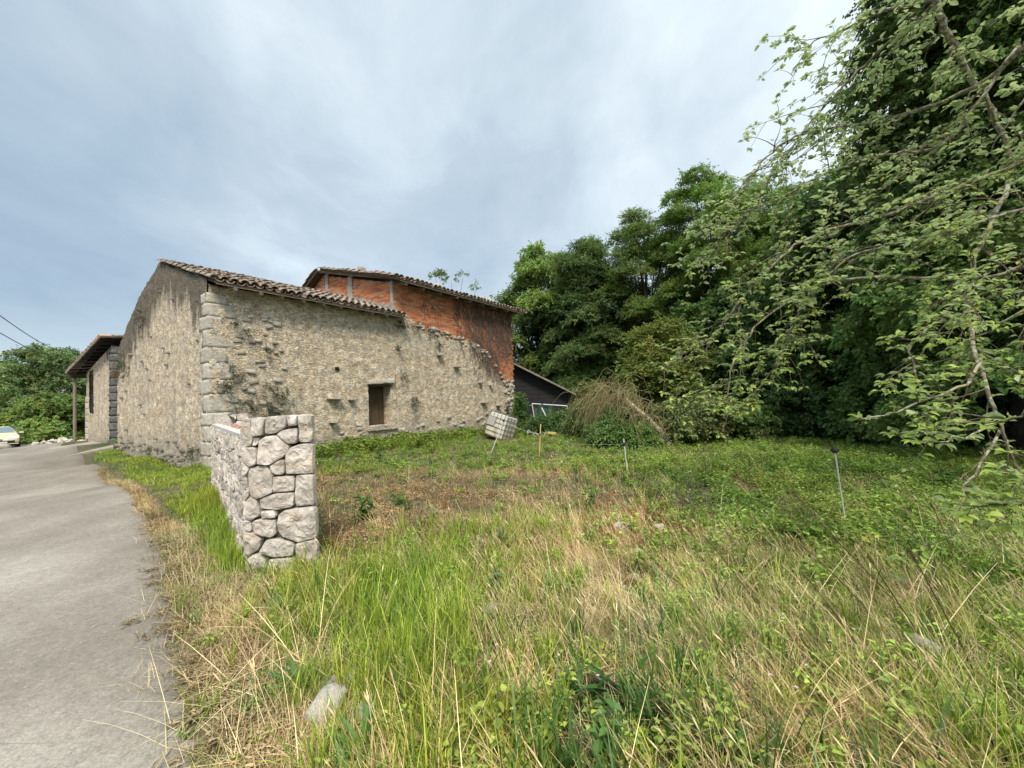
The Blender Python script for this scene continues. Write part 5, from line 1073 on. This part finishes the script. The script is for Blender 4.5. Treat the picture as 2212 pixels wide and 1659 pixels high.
# ------------------------------------------------------------------ plants growing on the barn walls
def wallplant(par_xy, lx, z, n, s_, lb, gable=False, tint=(.045, .075, .035)):
    if gable: P0 = np.array([CX-lx*s_g, CY+lx*c_g]); nrm_ = np.array([-c_g, -s_g])
    else: P0 = np.array([CX+lx*c_g, CY+lx*s_g]); nrm_ = np.array([s_g, -c_g])
    e_ = (P0[0]+nrm_[0]*.05, P0[1]+nrm_[1]*.05, z); tn = np.array([c_g, s_g]) if not gable else np.array([-s_g, c_g])
    P = np.zeros((n, 3)); u = RNG.normal(0, s_*.5, n); P[:, :2] = tn[None]*u[:, None]+nrm_[None]*RNG.uniform(0, .12, n)[:, None]; P[:, 2] = RNG.normal(0, s_*.6, n)
    R = np.stack([RNG.normal(0, .4, n), RNG.normal(0, .4, n)+.5, np.full(n, math.atan2(nrm_[1], nrm_[0]))], 1)
    T = np.array(tint)[None]*RNG.uniform(.6, 1.4, (n, 1)); scatter('wall_plant', SC_, P, R, RNG.uniform(.3, .6, n), SI['small']+RNG.integers(0, 3, n), T, None, e_, label=lb, cat='plant', group='weeds rooted in the barn walls'); bpy.data.objects
c_g, s_g = math.cos(ANG), math.sin(ANG)
for lx, z, n, s_, lb in [(.55, 3.55, 5, .06, 'small weed in the quoin joint high on the barn corner'), (.75, 3.42, 6, .07, 'round weed tuft right of the upper quoins'), (1.15, 3.0, 5, .06, 'small dark weed under the middle of the upper quoins'), (.5, 2.35, 12, .16, 'fern tuft trailing on the quoins'), (.35, 2.0, 12, .14, 'dark weed low on the barn corner'), (.8, 1.62, 18, .22, 'broad leafy weed across the lower quoins'),
    (1.25, 1.95, 14, .16, 'weed clump left of the creeping ivy patch'), (1.6, 1.85, 16, .18, 'leafy clump near the middle of the low wall'), (1.3, 1.45, 22, .24, 'ivy patch creeping above the garden wall'), (1.5, 1.2, 24, .26, 'densest ivy patch just above the garden wall end'), (.55, 1.35, 10, .14, 'mossy weed beside the lowest quoins'),
    (5.45, 4.25, 20, .22, 'hanging weed at the step below the brick corner'), (6.1, 4.25, 12, .14, 'weed on the ledge under the brick wall'), (6.75, 4.05, 14, .2, 'second weed hanging under the brick ledge'), (7.1, 3.6, 12, .16, 'low hanging weed under the brick ledge'), (5.3, 3.45, 8, .1, 'small weed below the roof end'), (5.9, 1.45, 14, .2, 'weed right of the barn window'), (5.5, 2.4, 8, .22, 'sparse weeds up the wall joint right of the window'), (11.3, 1.1, 14, .16, 'weed on the barn wall above the tank')]:
    wallplant(None, lx, z, n, s_, lb)
for ly, z, n, s_, lb, tn in [(8.3, 3.0, 26, .35, 'rusty orange fern tuft between barn gable and outbuilding', (.20, .11, .03)), (7.6, 3.1, 14, .3, 'moss clump high on the left gable slope', (.06, .075, .035)), (6.9, 2.9, 10, .2, 'dark weed on the gable left side', (.05, .07, .03)), (5.2, 4.4, 12, .25, 'mossy growth under the gable slope', (.06, .07, .035)), (.6, .55, 8, .12, 'green weed at the foot of the barn corner', (.05, .1, .035))]:
    wallplant(None, ly, z, n, s_, lb, True, tn)
tp_ = atY(975, 612, 24); bush_ = empty('sapling', (tp_[0], tp_[1], 3.), label='thin sapling tops showing above the tall barn roof', cat='tree')
st_ = []; lobes = []
for px, py in ((955, 596), (1000, 600), (1028, 628), (975, 610), (940, 600)):
    e_ = atY(px, py, 24)-np.array([tp_[0], tp_[1], 3.]); st_.append(tube(spline([(0, 0, 0), e_*[.4, .4, .6], e_], 6), np.linspace(.03, .008, 6), 4)); lobes.append((*e_, .32, .28))
ob('stems', mesh('stems', *merge(st_), M_bark), bush_, kind='stuff'); foliage('foliage', 'walnut', lobes, 34, (.12, .18, .06), bush_, .8)
# dead creeper over the brick and render
vine = []
def vineline(x, z, L_, dx, r0):
    P = [(x, -.03, z)]; a = dx
    for k in range(int(L_/.12)):
        a += random.gauss(0, .28); a *= .93; x += math.sin(a)*.12; z -= math.cos(a)*.12*random.uniform(.7, 1.1); P.append((x, -.03-random.uniform(0, .03), z))
        if z < .6 or x > 12.0-5.2+5.2: break
    return P
for k in range(400):
    x = 8.0+random.random()**.85*4.0; z = 5.62-random.random()**1.6*1.4; L_ = random.uniform(.5, 1.3)+max(0, (x-8.6))*.35
    if x < 8.3: L_ *= .6
    P = vineline(x, z, L_, random.uniform(-.1, .45), .01)
    if len(P) > 2: vine.append(tube(P, np.linspace(.011, .004, len(P))*random.uniform(.5, 1.2), 3))
for k in range(120):
    x = random.gauss(9.9, .55); z = random.uniform(3.4, 4.4)-(x-9.5)*.5; P = vineline(x, z, random.uniform(.6, 1.8), .3, .01)
    if len(P) > 2: vine.append(tube(P, np.linspace(.010, .004, len(P))*random.uniform(.5, 1.2), 3))
for x0_ in (6.55, 7.0):
    for k in range(7): P = vineline(x0_+random.gauss(0, .08), 5.5-random.random()*.4, random.uniform(.5, 1.1), .1, .01); vine.append(tube(P, np.linspace(.007, .003, len(P)), 3))
ob('dead_creeper', mesh('dead_creeper', *merge(vine), M_vine if False else mat('brown creeper stem', (.135, .10, .08), .95)), None, (CX, CY, 0), (0, 0, ANG), label='leafless brown creeper spreading over brick and render of tall barn', cat='creeper')
# ------------------------------------------------------------------ individual plants in the meadow
def plant(name, px, py, me_, s_, lb, cat='plant', tint=None, grp=None):
    g_ = ground(px, py); o = ob(name, me_, None, tuple(g_-[0, 0, .01]), (0, 0, px*.37), (s_,)*3, label=lb, cat=cat, group=grp); return o
def m_plain(nm, lo, hi, tr=.25, rough=.5): return mat(nm, lambda t: t.ramp(t.n('ShaderNodeNewGeometry').outputs['Random Per Island'], [(0., lo), (1., hi)]), rough, trans=tr)
M_plant = m_plain('plantain leaf', (.05, .12, .03), (.12, .24, .05)); M_plant2 = m_plain('dark plantain leaf', (.025, .075, .02), (.06, .14, .035)); M_weed = m_plain('weed leaf', (.07, .15, .03), (.14, .25, .06)); M_rush = m_plain('rush stem', (.07, .10, .03), (.22, .20, .08), 0); M_yel = m_plain('yellow leaf', (.62, .5, .04), (.7, .62, .08)); M_dock = m_plain('brown dock stem', (.07, .055, .02), (.13, .11, .04), 0)
for px, py, s_, mt_, lb in [(650, 1490, .85, M_plant, 'plantain rosette left of the white rocks'), (790, 1640, 1.0, M_plant, 'bright plantain clump at the bottom below the white rocks'), (1345, 1510, 1.25, M_plant2, 'big dark broad bladed clump at bottom centre'), (1270, 1530, 1., M_plant2, 'dark broad blades left of the big bottom clump'), (1425, 1560, .95, M_plant2, 'dark broad blades right of the big bottom clump'), (1085, 1180, .95, M_plant2, 'dark plantain clump at the top of the bright grass'), (600, 1330, .8, M_plant, 'plantain clump below the stone pier'), (850, 1340, .7, M_plant, 'plantain with wide leaves in the bright grass'), (1560, 1640, .9, M_plant, 'bright broad blades at the bottom right of centre')]:
    plant('plantain', px, py, rosette('plantain', mt_, px, n=18, L=.27, W_=.030), s_, lb, grp='broad leaved clumps in the meadow')
def weed(name, seed, mt_, H=.4, n=40, L=.09, W_=.055):
    r = np.random.default_rng(seed); P = []; D = []; N_ = []; tb_ = []
    for s in range(5):
        a = r.uniform(0, 6.28); tp = np.array([math.cos(a)*.14*r.random(), math.sin(a)*.14*r.random(), H*r.uniform(.55, 1)]); tb_.append(tube([np.zeros(3), tp*.5, tp], [.005, .004, .002], 4))
        for k in range(n//5): q = .25+.75*k/(n//5); az = k*2.4+s; d = np.array([math.cos(az), math.sin(az), .15-.4*(1-q)]); P.append(tp*q); D.append(d); N_.append([0, 0, 1]+r.normal(0, .2, 3))
    V, T = leaves(np.array(P), np.array(D), np.array(N_), L*r.uniform(.6, 1.2, len(P)), W_*r.uniform(.8, 1.2, len(P))); return mesh(name, *merge([(V, T)]+tb_), mt_)
for px, py, s_, lb in [(790, 1130, 1.2, 'leafy green weed in the brown cut patch by the pier'), (860, 1095, .8, 'smaller leafy weed right of the cut patch weed'), (1275, 1105, .9, 'round leaved weed above the dry mound'), (1070, 1280, .7, 'pale leafy weed in the bright grass centre'), (700, 960, 1.2, 'leafy nettle beside the pier top'), (1310, 1640, .7, 'soft leaved weed at the very bottom centre'), (820, 1000, 1.0, 'nettle in green growth below the barn window'), (2050, 1060, 1.2, 'broad leaved weed under the right apple branch')]:
    plant('leafy_weed', px, py, weed('leafy_weed', px, M_weed), s_, lb, grp='leafy weeds in the meadow')
def rush(name, seed, n=34, H=.75, mt_=None):
    r = np.random.default_rng(seed); o_ = []
    for i in range(n):
        az = r.uniform(0, 6.28); a = abs(r.normal(.12, .12)); l = H*r.uniform(.6, 1.1); b0 = np.append(r.normal(0, .05, 2), 0); o_.append(tube([b0, b0+l*.5*np.array([math.sin(a)*math.cos(az), math.sin(a)*math.sin(az), math.cos(a)]), b0+l*np.array([math.sin(a*1.3)*math.cos(az), math.sin(a*1.3)*math.sin(az), math.cos(a*1.3)])], [.003, .0026, .0012], 4))
        if r.random() < .3: e = o_[-1][0][-4:].mean(0); o_.append(tube([e-[0, 0, .04], e-[0, 0, .02], e], [.002, .007, .001], 4))
    return mesh(name, *merge(o_), mt_ or M_rush)
plant('rush_clump', 1530, 1045, rush('rush_clump', 4, H=.66), 1., 'tall brown green rush clump behind the reddish weeds', 'rushes')
plant('rush_clump', 1470, 1050, rush('rush_clump', 5, n=16, H=.6), .9, 'thin rush clump left of the tall rushes', 'rushes')
def dock(seed, L_=.8, a0=.7):
    r = np.random.default_rng(seed); P = [np.zeros(3)]; a = a0; 
    for k in range(8): P.append(P[-1]+L_/8*np.array([-math.sin(a), r.normal(0, .05), math.cos(a)])); a += r.normal(.01, .03)
    o_ = [tube(P, np.linspace(.0055, .0028, 9), 5)]; e = P[-1]; d = nrm(P[-1]-P[-2]); o_.append(tube([e, e+d*.025, e+d*.06, e+d*.085], [.003, .009, .007, .001], 6)); return mesh('dry_stalk', *merge(o_), M_dock)
for px, py, L_, a_, lb in [(1960, 1330, .95, .62, 'longest leaning dark stalk beside the capped stake'), (2000, 1400, .6, .5, 'dark stalk leaning left low at right'), (1900, 1350, .62, .62, 'dark seed stalk in front of the yellow leaves'), (2120, 1480, .7, .4, 'dark seed stalk near the right bottom'), (1870, 1420, .5, .55, 'short dark stalk in straw at right'), (2080, 1250, .55, .3, 'upright dark stalk below the apple leaves'), (1500, 1290, .5, .75, 'brown stalk leaning over the dry mound'), (1660, 1330, .6, .7, 'brown stalk leaning left among straw')]:
    g_ = ground(px, py); ob('dry_stalk', dock(px, L_, a_), None, tuple(g_), (0, 0, random.uniform(-.3, .3)), label=lb, cat='stalk', group='dark dry stalks at the right')
for k, (px, py) in enumerate([(1872, 1158), (1890, 1150), (1905, 1160), (1862, 1170)]):
    g_ = ground(px, py+60); me = mesh('yellow_leaf', [(0, 0, 0), (.03, .012, .008), (.07, 0, 0), (.03, -.012, .008)], [(0, 1, 2), (0, 2, 3)], M_yel); ob('yellow_leaf', me, None, (g_[0], g_[1], g_[2]+.2+.03*k), (.5+k, .3, k*1.7), label='%s yellow leaf of the cluster below the capped stake' % ['leftmost', 'topmost', 'rightmost', 'lowest'][k], cat='leaf', group='yellow leaves')
fl_ = MB()
for k in range(150):
    px, py = (random.gauss(1400, 90), random.gauss(1110, 45)) if k < 90 else (random.uniform(1000, 2100), random.uniform(1080, 1600)); g_ = ground(px, py); s_ = .007; z = g_[2]+random.uniform(.08, .25)
    for q in range(4): a = q*1.57+k; fl_.add([(g_[0], g_[1], z), (g_[0]+s_*math.cos(a-.4), g_[1]+s_*math.sin(a-.4), z+.003), (g_[0]+s_*1.5*math.cos(a), g_[1]+s_*1.5*math.sin(a), z+.002), (g_[0]+s_*math.cos(a+.4), g_[1]+s_*math.sin(a+.4), z+.003)], [(0, 1, 2, 3)])
ob('small_flowers', fl_.me('small_flowers', M_flower), None, label='tiny pale pink flowers dotted through the dry grass', kind='stuff')
# ------------------------------------------------------------------ apple tree reaching in from the right
at_ = empty('apple_tree', (5.6, 3.0, 0), label='apple tree with drooping lichen covered branches hanging in from the right', cat='tree'); AO = np.array([5.6, 3.0, 0])
ob('trunk', MB().tube(spline([(0, 0, -.2), (.1, 0, 1.2), (-.1, .1, 2.6), (-.3, .2, 4.2)], 14), np.linspace(.17, .07, 14), 10).me('trunk', M_lich, True), at_)
LIM = [([(2010, -80, 3.2), (2035, 40, 3.3), (2075, 130, 3.4), (2140, 240, 3.5), (2185, 350, 3.4), (2160, 440, 3.2), (2110, 545, 3.1), (2094, 640, 3.0), (2093, 700, 2.9)], .026, .013),
 ([(2330, -60, 2.9), (2250, 60, 3.0), (2100, 190, 3.4), (1918, 258, 3.8), (1800, 275, 4.0), (1719, 294, 4.1), (1650, 345, 4.2), (1600, 420, 4.3)], .024, .006),
 ([(2200, -120, 3.0), (2080, -40, 3.2), (1960, 60, 3.6), (1860, 150, 3.9), (1780, 230, 4.1), (1700, 330, 4.3), (1640, 420, 4.4), (1590, 520, 4.5)], .018, .005),
 ([(2350, 260, 3.0), (2250, 330, 3.2), (2080, 400, 3.4), (1920, 460, 3.6), (1735, 520, 3.9), (1640, 605, 4.1), (1570, 690, 4.2), (1520, 760, 4.3)], .024, .006),
 ([(2350, 520, 2.7), (2250, 560, 2.8), (2120, 600, 3.0), (1900, 600, 3.4), (1750, 625, 3.7), (1640, 700, 3.9), (1580, 790, 3.9), (1572, 880, 3.9)], .018, .005),
 ([(2093, 700, 2.9), (2105, 760, 2.7), (2130, 830, 2.5), (2155, 900, 2.4), (2178, 978, 2.35)], .015, .007),
 ([(2094, 620, 3.0), (2040, 680, 2.9), (1973, 735, 2.8), (1972, 790, 2.75), (1997, 846, 2.7), (2035, 866, 2.65)], .009, .005),
 ([(2120, 780, 2.6), (2090, 830, 2.5), (2010, 862, 2.5), (1940, 890, 2.5), (1860, 905, 2.55)], .010, .004),
 ([(2160, 930, 2.4), (2120, 1000, 2.35), (2082, 1060, 2.3), (2066, 1120, 2.3), (2055, 1160, 2.3)], .008, .003),
 ([(2155, 900, 2.4), (2110, 935, 2.3), (2040, 950, 2.25), (1990, 955, 2.2)], .007, .003),
 ([(2330, 840, 1.8), (2260, 860, 1.8), (2210, 900, 1.85), (2180, 905, 1.9)], .008, .003),
 ([(2330, 1060, 1.7), (2250, 1085, 1.75), (2170, 1090, 1.85), (2130, 1095, 1.9)], .007, .003),
 ([(2120, -60, 3.3), (2014, 0, 3.4), (1900, 20, 3.7), (1830, 60, 3.9), (1760, 90, 4.1), (1715, 115, 4.2)], .014, .004),
 ([(2200, 100, 3.2), (2050, 300, 3.4), (1940, 330, 3.6), (1820, 360, 3.9), (1700, 420, 4.1), (1600, 470, 4.2), (1540, 560, 4.3)], .014, .004),
 ([(2250, 440, 3.0), (2050, 500, 3.1), (1880, 540, 3.4), (1780, 600, 3.6), (1720, 690, 3.7), (1690, 760, 3.7), (1660, 830, 3.7)], .013, .004),
 ([(2330, 640, 2.4), (2230, 660, 2.5), (2160, 700, 2.6), (2100, 740, 2.8), (2060, 800, 2.9)], .010, .004),
 ([(2330, 130, 2.5), (2240, 180, 2.6), (2180, 260, 2.7), (2140, 330, 2.8)], .010, .004)]
for pts, r0, r1 in LIM:
    q = atY(*pts[0])
    if pts[0][0] > 2225 or pts[0][1] < -90:
        b0 = AO+np.array([-.25, .15, min(3.9, max(1.4, q[2]*.75))]); ob('branch', MB().tube(spline([b0, (b0+q)/2+[0, 0, .25], q], 9)-AO, np.linspace(r0*1.7, r0, 9), 7).me('branch', M_lich, True), at_)
foliage('crown', 'small', [(RNG.normal(0, .8)+1.6, RNG.normal(0, .8)-.6, 5.0+RNG.uniform(0, 1.8), .7, .5) for _ in range(12)], 420, (.10, .15, .05), at_, 1.3)
BR_ = MB(); LP, LD, LN, LL = [], [], [], []; tws = []
def cluster(p, d, r, n=4, s_=1.):
    for k in range(n):
        az = r.uniform(0, 6.28); dd = nrm(np.array(d)*.6+np.array([math.cos(az), math.sin(az), r.uniform(.0, .7)])); LP.append(p+dd*.012); LD.append(dd+[0, 0, -.15]); LN.append(np.array([0, 0, 1.])+r.normal(0, .4, 3)); LL.append(r.uniform(.026, .062)*s_)
ra = np.random.default_rng(42)
def twig(p, d, L_, r0, lvl):
    n = max(4, int(L_/.06)); P = [np.array(p)]; d = nrm(np.array(d, float))
    for k in range(n): d = nrm(d+ra.normal(0, .10, 3)+np.array([-.02, 0, -.085])); P.append(P[-1]+d*L_/n)
    P = np.array(P); tws.append(tube(P, np.linspace(r0, .0016, n+1), 4))
    for k in range(1, n+1):
        if ra.random() < (.45 if lvl else .36): cluster(P[k], nrm(P[k]-P[k-1]), ra, int(ra.integers(2, 5)))
        if lvl < 1 and ra.random() < .42: twig(P[k], nrm(P[k]-P[k-1])+ra.normal(0, .6, 3), L_*ra.uniform(.25, .5), r0*.6, lvl+1)
    cluster(P[-1], d, ra, 5, 1.1)
for pts, r0, r1 in LIM:
    W_ = np.array([atY(*q) for q in pts]); n = max(8, int(np.linalg.norm(np.diff(W_, axis=0), axis=1).sum()/.07)); Pm = spline(W_, n); Pm[1:-1] += ra.normal(0, .008, (n-2, 3)); ob('branch', MB().tube(Pm-AO, np.linspace(r0, r1, n), 7).me('branch', M_lich, True), at_)
    Ln = n*.07; small = r0 < .011
    for k in range(2, n):
        if ra.random() < (.28 if small else .66):
            T_ = nrm(Pm[k]-Pm[k-1]); d = T_*.6+ra.normal(0, .5, 3)+np.array([-.25, 0, .05]); twig(Pm[k], d, ra.uniform(.12, .3) if small else ra.uniform(.25, .75), r0*.35*.6+.0018, 0)
        if ra.random() < .30: cluster(Pm[k], ra.normal(0, 1, 3), ra, 3)
    cluster(Pm[-1], Pm[-1]-Pm[-2], ra, 7, 1.2)
ob('twigs', mesh('twigs', merge(tws)[0]-AO, merge(tws)[1], M_twig), at_, kind='stuff')
LP, LD, LN, LL = map(np.array, (LP, LD, LN, LL))
prx, pry = proj(LP); dist = np.linalg.norm(LP-EYE, axis=1); vis = (prx < 2230) & (pry > -10) & (pry < 1660); keepm = dist > 1.2; LP, LD, LN, LL, dist, vis = [a[keepm] for a in (LP, LD, LN, LL, dist, vis)]
def bigleaf(P, D, N_, L):
    """rounded folded leaf of 12 quads each"""
    D = nrm(D); Sd = nrm(np.cross(D, N_)); N2 = np.cross(Sd, D); L = L[:, None]; W_ = L*.56; st = [(0, .02, 0), (.12, .55, .02), (.35, .97, .04), (.62, .88, .02), (.84, .50, -.05), (1., .02, -.14)]; V = []
    for q, w_, dz in st:
        c = P+D*L*q+N2*L*dz; V += [c-Sd*W_*.5*w_+N2*W_*.20*w_, c, c+Sd*W_*.5*w_+N2*W_*.20*w_]
    V = np.stack(V, 1); m_ = V.shape[1]; b = (np.arange(len(P))*m_)[:, None]; Q = np.concatenate([b+np.array([3*k+c, 3*k+c+1, 3*k+c+4, 3*k+c+3]) for k in range(5) for c in (0, 1)], 0); return V.reshape(-1, 3), Q
order = np.argsort(np.where(vis, dist, 99)); near_, rest_ = order[:290], order[290:]
V1, Q1 = bigleaf(np.zeros((1, 3)), np.array([[1., 0, 0]]), np.array([[0, 0, 1.]]), np.array([1.])); LEAF = mesh('leaf', V1, Q1, M_apple, True)
for i in near_:
    D = nrm(LD[i]); Sd = nrm(np.cross(D, LN[i])); N2 = np.cross(Sd, D); o = bpy.data.objects.new('leaf', LEAF); link(o, at_); o.matrix_local = Matrix.Translation(LP[i]-AO) @ Matrix(np.stack([D, -Sd, N2], 1).tolist()).to_4x4() @ Matrix.Scale(float(LL[i]), 4)
V, Q = bigleaf(LP[rest_]-AO, LD[rest_], LN[rest_], LL[rest_]); ob('leaves', mesh('leaves', V, Q, M_apple, True), at_, kind='stuff')
print('apple leaves', len(LP), 'objects', len(bpy.data.objects))
# ------------------------------------------------------------------ wooded hill glimpsed through the trees
V = []; nx = 60; ny_ = 14
for j in range(ny_):
    for i in range(nx):
        x = -10+i*4.2; y = 110+j*9; prof = np.interp(x, [-10, 20, 45, 70, 110, 240], [-2, 6, 26, 46, 58, 70]); V.append((x, y, prof*math.sin(min(1, j/9)*math.pi/2)*(1)+6*(fbm(np.array(x*.03), np.array(y*.03), 2)-.47)-2*(j == 0)))
ob('hill', mesh('hill', np.array(V), np.array([(j*nx+i, j*nx+i+1, (j+1)*nx+i+1, (j+1)*nx+i) for j in range(ny_-1) for i in range(nx-1)]), mat('hazy wooded hillside', lambda t: t.ramp(t.noise(t.co(), .25, 6, .7), [(.35, (.10, .15, .12)), (.65, (.18, .24, .18))]), .95), True), kind='structure')  # bluish distance haze put into the hillside colour
print('done')
